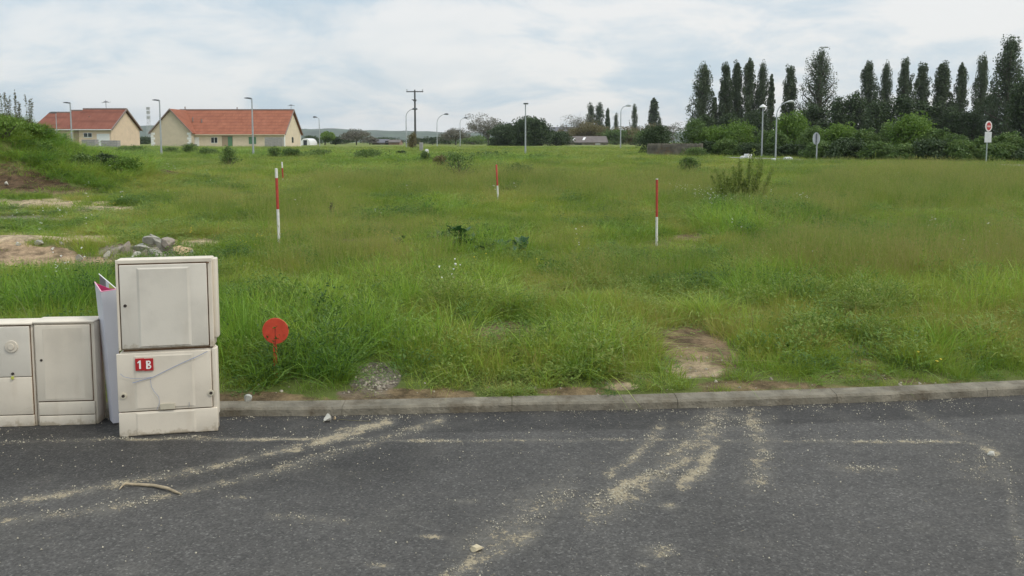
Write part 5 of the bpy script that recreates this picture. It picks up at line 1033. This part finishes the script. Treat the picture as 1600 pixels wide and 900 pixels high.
# ------------------------------------------------------------------ cabinets
def cabmat(name, c, rust=True):
    m, t, b = newmat(name); g = N(t, 'ShaderNodeTexCoord'); n = N(t, 'ShaderNodeTexNoise'); n.inputs['Scale'].default_value = 5; n.inputs['Detail'].default_value = 7; L(t, g.outputs['Object'], n.inputs['Vector'])
    x = N(t, 'ShaderNodeMix', data_type='RGBA'); x.inputs[6].default_value = (*c, 1); x.inputs[7].default_value = (*[q * .86 for q in c], 1)
    mr = N(t, 'ShaderNodeMapRange', interpolation_type='SMOOTHSTEP'); mr.inputs[1].default_value = .42; mr.inputs[2].default_value = .72; L(t, n.outputs[0], mr.inputs[0]); L(t, mr.outputs[0], x.inputs[0])
    # runs of dirt: noise stretched downwards
    mp = N(t, 'ShaderNodeMapping'); mp.inputs['Scale'].default_value = (14, 14, 2.2); L(t, g.outputs['Object'], mp.inputs[0]); n2_ = N(t, 'ShaderNodeTexNoise'); n2_.inputs['Scale'].default_value = 1; n2_.inputs['Detail'].default_value = 6; L(t, mp.outputs[0], n2_.inputs['Vector'])
    m2 = N(t, 'ShaderNodeMapRange', interpolation_type='SMOOTHSTEP'); m2.inputs[1].default_value = .58; m2.inputs[2].default_value = .85; m2.inputs[4].default_value = .22; L(t, n2_.outputs[0], m2.inputs[0])
    y = N(t, 'ShaderNodeMix', data_type='RGBA'); L(t, m2.outputs[0], y.inputs[0]); L(t, x.outputs[2], y.inputs[6]); y.inputs[7].default_value = (c[0] * .62, c[1] * .52, c[2] * .40, 1)
    # splashed earth on the lowest centimetres
    sp_ = N(t, 'ShaderNodeSeparateXYZ'); L(t, g.outputs['Object'], sp_.inputs[0]); n5 = N(t, 'ShaderNodeTexNoise'); n5.inputs['Scale'].default_value = 35; n5.inputs['Detail'].default_value = 6; L(t, g.outputs['Object'], n5.inputs['Vector'])
    lo = M(t, 'SUBTRACT', M(t, 'MULTIPLY', n5.outputs[0], .16), sp_.outputs[2]); m5 = N(t, 'ShaderNodeMapRange', interpolation_type='SMOOTHSTEP'); m5.inputs[1].default_value = .045; m5.inputs[2].default_value = .085; m5.inputs[4].default_value = .65; L(t, lo, m5.inputs[0])
    zz = N(t, 'ShaderNodeMix', data_type='RGBA'); L(t, m5.outputs[0], zz.inputs[0]); L(t, y.outputs[2], zz.inputs[6]); zz.inputs[7].default_value = (0.36, 0.29, 0.19, 1)
    L(t, zz.outputs[2], b.inputs['Base Color']); b.inputs['Roughness'].default_value = .55; b.inputs['Specular IOR Level'].default_value = .4
    n6 = N(t, 'ShaderNodeTexNoise'); n6.inputs['Scale'].default_value = 120; L(t, g.outputs['Object'], n6.inputs['Vector']); bp = N(t, 'ShaderNodeBump'); bp.inputs['Strength'].default_value = .12; bp.inputs['Distance'].default_value = .003; L(t, n6.outputs[0], bp.inputs['Height']); L(t, bp.outputs[0], b.inputs['Normal'])
    return m
M_CAB = cabmat('cream_polyester', (0.68, 0.61, 0.50)); M_CAB2 = cabmat('greyed_polyester', (0.645, 0.60, 0.515)); M_SEAM = simple('rusty_seam', (0.15, 0.085, 0.045), .9, .3, 30); M_HOLE = simple('lock_hole', (0.035, 0.025, 0.02), .7); M_LOCK = simple('lock_cream', (0.55, 0.50, 0.38), .5)
def local_hit(px, py, root, yl):
    """photograph point -> local coordinates on the plane y=yl of a cabinet"""
    Mi = root.matrix_world.inverted(); o = Mi @ Vector((0, 0, CAM_H)); d = (Mi.to_3x3() @ ray(px, py)); t_ = (yl - o.y) / d.y; return o + d * t_
def cyl_y(mb, c, r, y0, y1, n=20): disc(mb, (c[0], 0, c[2]), r, y0, y1, n)
# big pair: lower front edge from (188,681) to (343,671)
A = road_hit(188.5, 681.5); B = road_hit(342.5, 672.5); ang = math.atan2(B.y - A.y, B.x - A.x) + R(1.0); W_ = (B - A).length; mid = (A + B) / 2
print('big cabinet width', W_, 'angle', math.degrees(ang), 'dist', mid.y)
low = empty('electric_cabinet', mid, 'cream lower meter cabinet with two small red plates, standing on the asphalt', 'cabinet', rz=ang)
bpy.context.view_layer.update()
DP = .09; hl = local_hit(262, 546, low, 0).z; hw = W_ / 2
def shell(root, hw, z0, z1, dp, mat, name='body', bev=.010):
    m = MB(); m.box(-hw, hw, 0, dp, z0, z1); return m.build(name, mat, root, bevel=bev, seg=3, smooth=True)
shell(low, hw - .012, -.01, hl - .004, DP, M_CAB)
m = MB(); m.box(-hw + .012, hw - .030, -.0035, .004, .10, hl - .018); m.build('seam', M_SEAM, low)
def panel(root, x0, x1, z0, z1, y0, mat, name, bulge=.010, inset=.07, bev=.004):
    """door leaf with a broad raised middle field"""
    m = MB(); m.box(x0, x1, y0 - .012, y0, z0, z1); o = m.build(name, mat, root, bevel=bev, seg=3, smooth=True)
    return o
def raised(root, x0, x1, z0, z1, yf, mat, dpt=.008, sl=.02, name='raised_field'):
    v = [(x0, yf, z0), (x1, yf, z0), (x1, yf, z1), (x0, yf, z1), (x0 + sl, yf - dpt, z0 + sl * .5), (x1 - sl, yf - dpt, z0 + sl * .5), (x1 - sl, yf - dpt, z1 - sl * .6), (x0 + sl, yf - dpt, z1 - sl * .6)]
    m = MB(); m.add(v, [(4, 5, 6, 7), (0, 1, 5, 4), (1, 2, 6, 5), (2, 3, 7, 6), (3, 0, 4, 7)]); return m.build(name, mat, root)
zs = local_hit(262, 640.5, low, -.014).z
# right edge rounded flange of the lower box
m = MB(); m.box(hw - .028, hw, -.006, DP * .55, .09, hl - .002); m.build('side_flange', M_CAB, low, bevel=.007, seg=3, smooth=True)
dl = panel(low, -hw, hw - .030, zs + .0025, hl - .010, -.004, M_CAB, 'door'); bl_ = panel(low, -hw, hw - .004, 0.002, zs - .0025, -.004, M_CAB, 'base_panel')
raised(dl, -hw + .085, hw - .115, zs + .012, hl - .022, -.0155, M_CAB, .0035, .014); raised(bl_, -hw + .085, hw - .115, .004, zs - .006, -.0155, M_CAB, .0035, .012)
for px, py in ((193, 618.5), (330, 613.5)):
    p = local_hit(px, py, low, -.016); m = MB(); cyl_y(m, p, .0155, -.022, -.0155); lk = m.build('lock', M_LOCK, dl); m = MB(); cyl_y(m, p, .0085, -.0235, -.0222); m.build('keyhole', M_HOLE, lk)
p = local_hit(262, 635, low, -.022); m = MB(); m.box(p.x - .038, p.x + .038, -.0265, -.0215, p.z - .016, p.z + .018); m.build('label_holder', M_LOCK, dl, bevel=.002)
p = local_hit(295, 632, low, -.022); m = MB(); m.tube([(p.x, -.0235, p.z - .015), (p.x + .004, -.0235, p.z), (p.x + .002, -.0235, p.z + .014)], .0015, 5); m.build('scratch', simple('scratch_grey', (0.3, 0.3, 0.32), .6), dl)
M_PRED = simple('enamel_red', (0.42, 0.018, 0.022), .35, .06); M_PW = simple('enamel_white', (0.80, 0.78, 0.74), .4, .03)
def glyph(ch, h, mat, parent, x, y, z):
    w_ = h * .56; t_ = h * .20; m = MB()
    if ch == '1':
        m.prism([(x - t_ * .35, z - h / 2), (x + t_ * .65, z - h / 2), (x + t_ * .65, z + h / 2), (x - t_ * .20, z + h / 2), (x - w_ * .42, z + h * .30), (x - w_ * .42, z + h * .16), (x - t_ * .35, z + h * .25)], y - .0006, y + .0006)
    else:
        def half(zc, hh, ww):
            o = [(x - w_ / 2, zc - hh)]; a = ww - hh
            o += [(x - w_ / 2 + a + hh * math.sin(R(q)), zc - hh * math.cos(R(q))) for q in range(0, 181, 20)] + [(x - w_ / 2, zc + hh)]; return o
        for zc, hh, ww in ((z - h * .235, h * .265, w_), (z + h * .255, h * .245, w_ * .94)):
            o = half(zc, hh, ww); k = t_ * .78; i_ = [(x - w_ / 2 + t_, zc - hh + k)] + [(min(max(px_ - k * .9 * math.sin(R(q)), x - w_ / 2 + t_), 9), zc - (hh - k) * math.cos(R(q))) for q, (px_, _) in zip(range(0, 181, 20), o[1:-1])] + [(x - w_ / 2 + t_, zc + hh - k)]
            n = len(o); v = [(a, y - .0006, b) for a, b in o] + [(a, y - .0006, b) for a, b in i_]
            m.add(v, [(q, (q + 1) % n, (q + 1) % n + n, q + n) for q in range(n)])
    return m.build('character', mat, parent)
for ch, px in (('1', 218.6), ('B', 232.6)):
    p = local_hit(px, 569.5, low, -.0225); s_ = 13.2 * 4.5 / F / 2 * .98; m = MB(); m.box(p.x - s_, p.x + s_, -.0262, -.0222, p.z - .034, p.z + .034); o = m.build('number_plate', M_PRED, dl, bevel=.0015)
    glyph(ch, .046, M_PW, o, p.x, -.0275, p.z)
# upper box, sits on the lower one
up = empty('electric_cabinet', low.matrix_world @ Vector((0, 0.0, hl)), 'boxy cream upper cabinet with framed door, stacked on the cabinet with red plates', 'cabinet', rz=ang + R(.6)); bpy.context.view_layer.update()
pt = local_hit(180, 406.5, up, 0); pt2 = local_hit(336, 405.5, up, 0); hu = pt.z; x0u, x1u = pt.x, pt2.x - .006
m = MB(); m.box(x0u, x1u - .012, 0, DP, .006, hu); m.build('body', M_CAB, up, bevel=.009, seg=3, smooth=True)
m = MB(); m.box(x1u - .016, x1u + .010, .012, DP * .8, .05, hu - .006); m.build('side_flange', M_CAB, up, bevel=.008, seg=3, smooth=True)
m = MB(); m.box(x0u + .02, x1u - .02, .01, DP - .02, -.006, .008); m.build('gasket', M_SEAM, up)
fr = .021
m = MB(); m.box(x0u, x1u - .012, -.010, .002, hu - fr, hu); m.box(x0u, x0u + .013, -.010, .002, .006, hu - fr - .0005); m.box(x1u - .033, x1u - .012, -.010, .002, .006, hu - fr - .0005); m.build('door_frame', M_CAB, up, bevel=.003)
m = MB(); m.box(x0u + .0135, x1u - .0335, -.003, .0015, .012, hu - fr - .0008); m.build('seam', M_SEAM, up)
du = panel(up, x0u + .0195, x1u - .0385, .016, hu - fr - .0065, -.0035, M_CAB2, 'door', bev=.004); raised(du, x0u + .105, x1u - .125, .022, hu - fr - .022, -.0152, M_CAB2, .0055, .014)
p = local_hit(195.5, 478, up, -.016); m = MB(); cyl_y(m, p, .0085, -.0175, -.0150); m.build('lock', M_HOLE, du)
p = local_hit(325, 410, up, -.006); m = MB(); m.box(p.x - .010, p.x + .006, -.014, -.0105, p.z - .003, p.z + .003); m.build('hinge', M_SEAM, up)
# left pair
A2 = road_hit(59.5, 664.5); B2 = road_hit(153, 662.5); ang2 = math.atan2(B2.y - A2.y, B2.x - A2.x) + R(1.5); W2 = (B2 - A2).length
cR = empty('electric_cabinet', A2, 'low cream cabinet with one tall door, right one of the joined pair', 'cabinet', rz=ang2); bpy.context.view_layer.update(); h2 = local_hit(100, 501.5, cR, 0).z; w2 = W2; DL = .12
def leftcab(root, w_, h_): 
    m = MB(); m.box(.001, w_, 0, DL, -.01, h_ - .012); m.build('body', M_CAB, root, bevel=.006, seg=2, smooth=True); m = MB(); m.box(-.0005, w_ + .003, -.012, DL + .004, h_ - .011, h_); m.build('lid', M_CAB, root, bevel=.004, seg=2, smooth=True)
leftcab(cR, w2, h2)
z1 = local_hit(100, 627, cR, -.01).z; z2 = local_hit(100, 648.5, cR, -.01).z
m = MB(); m.box(.012, w2 - .018, -.0022, .002, .01, h2 - .019); m.build('seam', M_SEAM, cR)
dR = panel(cR, .013, w2 - .020, z1 + .003, h2 - .020, -.0025, M_CAB, 'door'); panel(cR, .016, w2 - .010, z2 + .002, z1 - .003, -.0025, M_CAB, 'lower_panel'); panel(cR, .016, w2 - .010, .0, z2 - .002, -.0025, M_CAB, 'base_panel')
raised(dR, .05, w2 - .055, z1 + .012, h2 - .032, -.014, M_CAB, .0012, .010)
p = local_hit(64.5, 563, cR, -.015); m = MB(); cyl_y(m, p, .007, -.0165, -.0143); m.build('lock', M_HOLE, dR)
cL = empty('electric_cabinet', cR.matrix_world @ Vector((-w2 * 1.02, 0, 0)), 'low grey-cream cabinet with round knob and yellow-tagged lock at the left picture edge', 'cabinet', rz=ang2); bpy.context.view_layer.update(); leftcab(cL, w2 * 1.015, h2 - .006)
zk = local_hit(25, 589, cL, -.01).z; zb_ = local_hit(25, 648.5, cL, -.01).z
m = MB(); m.box(.008, w2 - .006, -.0025, .002, .01, h2 - .02); m.build('seam', M_SEAM, cL)
dA = panel(cL, .010, w2 * 1.015 - .014, zk + .0015, h2 - .024, -.0025, M_CAB2, 'door'); dB = panel(cL, .010, w2 * 1.015 - .014, zb_ + .002, zk - .0015, -.0025, M_CAB, 'lower_door'); panel(cL, .010, w2 * 1.015 - .010, 0, zb_ - .002, -.0025, M_CAB, 'base_panel')
p = local_hit(18, 541.5, cL, -.015); m = MB(); cyl_y(m, p, .034, -.021, -.014, 28); kn = m.build('knob', M_CAB, dA, bevel=.002); m = MB(); cyl_y(m, p, .018, -.026, -.0212, 24); m.build('knob_cap', M_CAB, kn, bevel=.002)
p = local_hit(20, 584, cL, -.015); m = MB(); cyl_y(m, p, .008, -.018, -.0143); m.build('lock', M_HOLE, dA); p = local_hit(20, 589.5, cL, -.015); m = MB(); m.box(p.x - .007, p.x + .007, -.022, -.015, p.z - .011, p.z + .005); m.build('tag', simple('yellow_green_tag', (0.50, 0.52, 0.08), .5), dA, bevel=.002)

# folded hoarding board between the cabinets
M_BW = simple('hoarding_white', (0.62, 0.61, 0.66), .5, .05, 4, dirt=(0.50, 0.48, 0.50), dscale=2); M_PINK = simple('hoarding_pink', (0.50, 0.03, 0.13), .5, .08); M_GRN = simple('hoarding_green', (0.45, 0.55, 0.12), .5, .08); M_GRY = simple('hoarding_grey', (0.16, 0.14, 0.16), .5, .1)
gb = road_hit(180, 661); root = empty('folded_board', gb, 'folded white advertising board with pink and green inner faces, leaning between the cabinets', 'board')
def sheet(name, tl, tr, bl2, br, matf, parent=None, th=.004):
    P_ = [at(*q) - gb for q in (tl, tr, br, bl2)]; n_ = (P_[1] - P_[0]).cross(P_[3] - P_[0]).normalized() * th; 
    if n_.y < 0: n_ = -n_
    m = MB(); v = P_ + [p + n_ for p in P_]; m.add(v, [(0, 1, 2, 3), (4, 7, 6, 5), (0, 4, 5, 1), (1, 5, 6, 2), (2, 6, 7, 3), (3, 7, 4, 0)]); return m.build(name, matf, parent or root)
def rim(name, a, b, y_off, mat, w_=.006):
    P0 = at(*a) - gb; P1 = at(*b) - gb; m = MB(); m.tube([P0, P1], w_ / 2, 5); m.build(name, mat, root)
sheet('front_leaf', (148, 441, 4.55), (158, 456, 4.40), (171.5, 656, 4.53), (177, 661.5, 4.44), M_BW); sheet('front_leaf', (158, 456, 4.40), (184, 452, 4.45), (177, 661.5, 4.44), (188, 660, 4.46), M_BW)
# inner leaves (coloured sides face up and back into the fold)
sheet('inner_leaf', (148.6, 442, 4.556), (170, 450.5, 4.56), (172, 655, 4.56), (182, 655, 4.56), M_PINK); sheet('inner_leaf', (170, 450.5, 4.56), (183, 451.5, 4.47), (182, 655, 4.56), (188, 657, 4.48), M_PINK)
sheet('back_leaf', (155, 428.5, 4.80), (165, 437.5, 4.72), (172.5, 648, 4.66), (178, 650, 4.62), M_GRY); sheet('back_leaf', (165, 437.5, 4.72), (170, 442, 4.68), (178, 650, 4.62), (181, 651, 4.6), M_BW); sheet('back_leaf', (170, 442, 4.68), (181, 451, 4.60), (181, 651, 4.6), (188, 653, 4.56), M_GRN)
rim('edge', (148, 440.6, 4.55), (158, 455.6, 4.40), 0, simple('pink_edge', (0.85, 0.45, 0.55), .5)); rim('edge', (158, 455.8, 4.40), (183, 451.8, 4.45), 0, simple('pink_edge_b', (0.85, 0.35, 0.5), .5)); rim('edge', (154.6, 428, 4.80), (181, 450.5, 4.60), 0, M_PW)

# blue string on the cabinet
M_STR = simple('blue_string', (0.16, 0.24, 0.45), .7, .1)
root = empty('blue_string', low.matrix_world @ Vector((0, -.03, 0)), 'thin blue string stuck across the cabinet with the red plates', 'string'); root.rotation_euler = (0, 0, ang); bpy.context.view_layer.update()
def strp(pts): return [local_hit(px, py, low, -.0245) + Vector((0, .03, 0)) for px, py in pts]
m = MB()
for pts, r_ in (([(324, 549), (306, 558), (285, 567), (262, 578), (240, 589), (222, 594), (207, 598.5)], .0013), ([(188, 584), (193, 588.5), (205, 591.5), (220, 591), (238, 589.5)], .0008), ([(235, 592), (236.5, 604), (241, 612), (248, 620), (249.5, 630), (245, 640)], .0008)):
    m.tube(strp(pts), r_, 5)
m.build('strand', M_STR, root)

# ------------------------------------------------------------------ rubble heap, stones, stick
M_ROCK = simple('grey_rock', (0.33, 0.32, 0.275), .9, .3, 10, .6, 30, dirt=(0.40, 0.37, 0.31), dscale=6); M_ROCKB = simple('ochre_rock', (0.42, 0.31, 0.18), .9, .25, 12, .6, 30, dirt=(0.30, .25, .19), dscale=7); M_ROCKW = simple('white_rock', (0.45, 0.43, 0.37), .85, .15, 10, .5, 30); M_ROCKD = simple('brown_rock', (0.27, 0.23, 0.19), .9, .25, 10, .6, 30)
def rock_mesh(seed, sx, sy, sz, mat, sub=3, cut=13):
    g = np.random.default_rng(seed); bm = bmesh.new(); bmesh.ops.create_icosphere(bm, subdivisions=sub, radius=1)
    planes = [(Vector(g.normal(size=3)).normalized(), g.uniform(.30, .72)) for _ in range(cut)]
    for v in bm.verts:
        for n_, d_ in planes:
            e = v.co.dot(n_) - d_
            if e > 0: v.co -= n_ * e
        v.co *= 1 + .05 * math.sin(v.co.x * 7 + seed) * math.cos(v.co.y * 9) + g.normal(0, .012)
        v.co.x *= sx; v.co.y *= sy; v.co.z *= sz
    me = bpy.data.meshes.new('rock'); bm.to_mesh(me); bm.free(); me.materials.append(mat)
    for p in me.polygons: p.use_smooth = False
    return me
def rock(px, py, wpx, hpx, mat, label, seed, rot=(0, 0, 0), Y=None, name='rock', group='stones of the rubble heap', cat='stone', onroad=False):
    g_ = road_hit(px, py) if onroad else (ground(px, py) if Y is None else None)
    YY = g_.y if Y is None else Y; loc = at(px, py, YY) if Y is not None else g_; s_ = YY / F
    o = mobj(name, rock_mesh(seed, wpx * s_ / 2 * 1.3, wpx * s_ / 2 * 1.05, hpx * s_ / 2 * 2.1, mat), None, loc + Vector((0, 0, hpx * s_ / 2 * (.85 if Y is None else 0)))); o.rotation_euler = rot; return tag(o, label, cat, group)
YR = ground(235, 405).y; print('rubble at', YR)
for i, (px, py, wx, hy, mt, rot, lab) in enumerate([(222, 386, 36, 13, M_ROCK, (0, R(22), .2), 'long pale slab of stone leaning at the left of the rubble heap'), (238, 374, 22, 14, M_ROCK, (.3, R(-35), 0), 'topmost grey stone of the rubble heap'), (247, 381, 13, 22, M_ROCK, (0, R(-28), .5), 'upright grey stone in the middle of the rubble heap'), (260, 383, 24, 15, M_ROCKD, (0, R(20), 0), 'brown stone on the right shoulder of the rubble heap'),
        (246, 399, 24, 12, M_ROCK, (0, R(10), .4), 'white-edged flat stone at the foot of the heap'), (283, 396, 34, 12, M_ROCKB, (0, R(2), 0), 'wide ochre stone at the right of the rubble heap'), (302, 399, 10, 10, M_ROCK, (0, 0, .4), 'small blue-grey stone at the right end of the heap'), (214, 400, 26, 11, M_ROCKW, (0, R(5), 0), 'pale stone low at the front left of the heap'),
        (198, 388, 26, 12, M_ROCKD, (0, R(-10), 0), 'brownish stone left of the long pale slab'), (178, 392, 28, 11, M_ROCKD, (0, R(-6), .2), 'lowest brownish stone trailing left from the heap'), (166, 400, 15, 9, M_ROCKW, (0, R(-8), .3), 'bright white block left of the heap'), (233, 398, 22, 14, M_ROCKD, (.2, 0, .3), 'dark stone under the topmost one')]):
    rock(px, py, wx, hy, mt, lab, 700 + i, rot, Y=YR + (.25 if i < 4 else 0.0) + (.35 if i in (8, 9) else 0))
for i, (px, py, wx, hy, mt, lab) in enumerate([(95, 384, 10, 5, M_ROCK, 'pale grey stone behind the sand patch'), (28, 385, 12, 5, M_ROCKW, 'whitish stone at the far edge of the sand patch'), (60, 384, 18, 5, M_ROCK, 'flat grey stone behind the sand patch'), (124, 409, 13, 8, M_ROCK, 'blue-grey stone on the right of the sand patch'), (10, 291, 8, 5, M_ROCKW, 'white stone on the bare face of the mound'), (82, 391, 7, 4, M_ROCKW, 'small white stone right behind the sand')]):
    rock(px, py, wx, hy, mt, lab, 730 + i, group='loose stones around the sand patch')
rock(388, 629, 13, 9, simple('chalky_stone', (0.40, 0.40, 0.36), .9, .1, 20, .5), 'grey-white stone in the grass beside the kerb, right of the cabinets', 741, group='stones by the kerb')
rock(511, 658, 14, 11, M_ROCKW, 'pale stone lying on the asphalt at the kerb', 742, onroad=True, group='stones by the kerb'); rock(523, 656, 6, 4, M_ROCKB, 'tiny ochre stone next to the pale stone at the kerb', 743, onroad=True, group='stones by the kerb')
rock(747, 860, 20, 9, simple('tan_stone', (0.50, 0.43, 0.29), .85, .12, 20, .4), 'flat tan pebble on the open asphalt at the bottom', 744, onroad=True, group='stones on the asphalt'); rock(211, 674.5, 12, 7, M_ROCKB, 'small ochre clod at the foot of the cabinets', 745, onroad=True, group='stones by the kerb')
rock(1549, 710, 15, 6, M_ROCKW, 'crumbled pale stone on the asphalt at the right', 746, onroad=True, group='stones on the asphalt')
# stick
sp0 = [road_hit(px, py, .008) for px, py in ((190, 760), (196, 757), (215, 756), (240, 758), (262, 764), (275, 768), (283, 771))]; o0 = sp0[0].copy(); m = MB(); m.tube([p - o0 + Vector((0, 0, .004 * math.sin(i * 2))) for i, p in enumerate(sp0)], [.004, .006, .0065, .007, .0065, .006, .003], 7); m.tube([sp0[0] - o0, sp0[0] - o0 + Vector((.004, -.03, 0))], [.004, .002], 5)
o = m.build('stick', simple('dry_stick', (0.36, 0.29, 0.19), .85, .3, 30, .4, 80), None, smooth=True, loc=o0); tag(o, 'curved dry stick lying on the asphalt in front of the cabinets', 'stick')
sp0 = [road_hit(px, py, .006) for px, py in ((528, 655), (550, 657), (580, 658))]; o0 = sp0[0].copy(); m = MB(); m.tube([p - o0 for p in sp0], .0016, 5); o = m.build('straw_stalk', G_STRAW, None, loc=o0); tag(o, 'thin straw stalk lying along the kerb beside the pale stone', 'straw')

# grit and crumbs on the asphalt: nobody could count them
def gravel(name, n, dens, smin, smax, mat, seed, zf, region):
    g = np.random.default_rng(seed); x0, x1, y0, y1 = region; P_ = []
    while len(P_) < n:
        x = g.uniform(x0, x1, 4000); y = g.uniform(y0, y1, 4000); k = g.uniform(size=4000) < dens(x, y); P_ += list(zip(x[k], y[k]))
    P_ = np.array(P_[:n]); s = smin * (smax / smin) ** (g.uniform(size=n) ** 2.2); z = zf(P_[:, 0], P_[:, 1])
    base_ = np.array([(1, 0, 0), (-.5, .87, 0), (-.5, -.87, 0), (.3, .3, .75), (-.5, 0, .6), (.1, -.4, .8)]); fc = np.array([(0, 1, 3), (1, 4, 3), (1, 2, 4), (2, 5, 4), (2, 0, 5), (0, 3, 5), (3, 4, 5)])
    a = g.uniform(0, 6.28, n); ca, sa = np.cos(a), np.sin(a); J = base_[None] * (1 + g.normal(0, .18, (n, 6, 3))); X_ = J[..., 0] * ca[:, None] - J[..., 1] * sa[:, None]; Y_ = J[..., 0] * sa[:, None] + J[..., 1] * ca[:, None]
    V = np.stack([P_[:, 0:1] + X_ * s[:, None] * .5, P_[:, 1:2] + Y_ * s[:, None] * .5, z[:, None] + J[..., 2] * s[:, None] * .55], -1).reshape(-1, 3); Fq = (fc[None] + (np.arange(n) * 6)[:, None, None]).reshape(-1, 3)
    tag(mobj(name, npmesh(name, V, Fq, mat, {'rnd': ('FLOAT', np.repeat(g.uniform(size=n), 6))})), kind='stuff')
def gritmat(name, ramp):
    m = leafmat(name, ramp, 0.0, rough=.9); return m
M_GRIT = gritmat('pale_grit', [(0.24, 0.22, 0.17), (0.40, 0.36, 0.27), (0.52, 0.48, 0.38)])
def droad(x, y): return ((y < kerb_y(x) - .01) * np.clip(.004 + .9 * road_dirt(x, y) ** 1.5 + .25 * np.exp(-(kerb_y(x) - y) / .05) + .05 * np.exp(-(kerb_y(x) - y) / .35), 0, 1) * (0.15 + 1.7 * sst(fbm(x * 13, y * 13, 43), .47, .62)))
gravel('road_grit', 11000, droad, .0025, .011, M_GRIT, 5, lambda x, y: 0.003 + 0 * x, (-4.5, 4.8, 1.6, 5.3))
M_GRAV = gritmat('verge_gravel', [(0.15, 0.125, 0.095), (0.27, 0.235, 0.18), (0.40, 0.36, 0.29)])
def dverge(x, y):
    z = terrain(x, y); px, py = project(x, y, z); return (y > kerb_y(x) + KW) * np.clip(blob(px, py, [(585, 590, 40, 24, .8), (1082, 566, 60, 34, .05), (250, 398, 140, 14, .25)]) + .02 * (y < kerb_y(x) + .5), 0, 1)
gravel('verge_gravel', 2600, dverge, .006, .034, M_GRAV, 6, lambda x, y: terrain(x, y) - .002, (-8, 3, 4.7, 12))
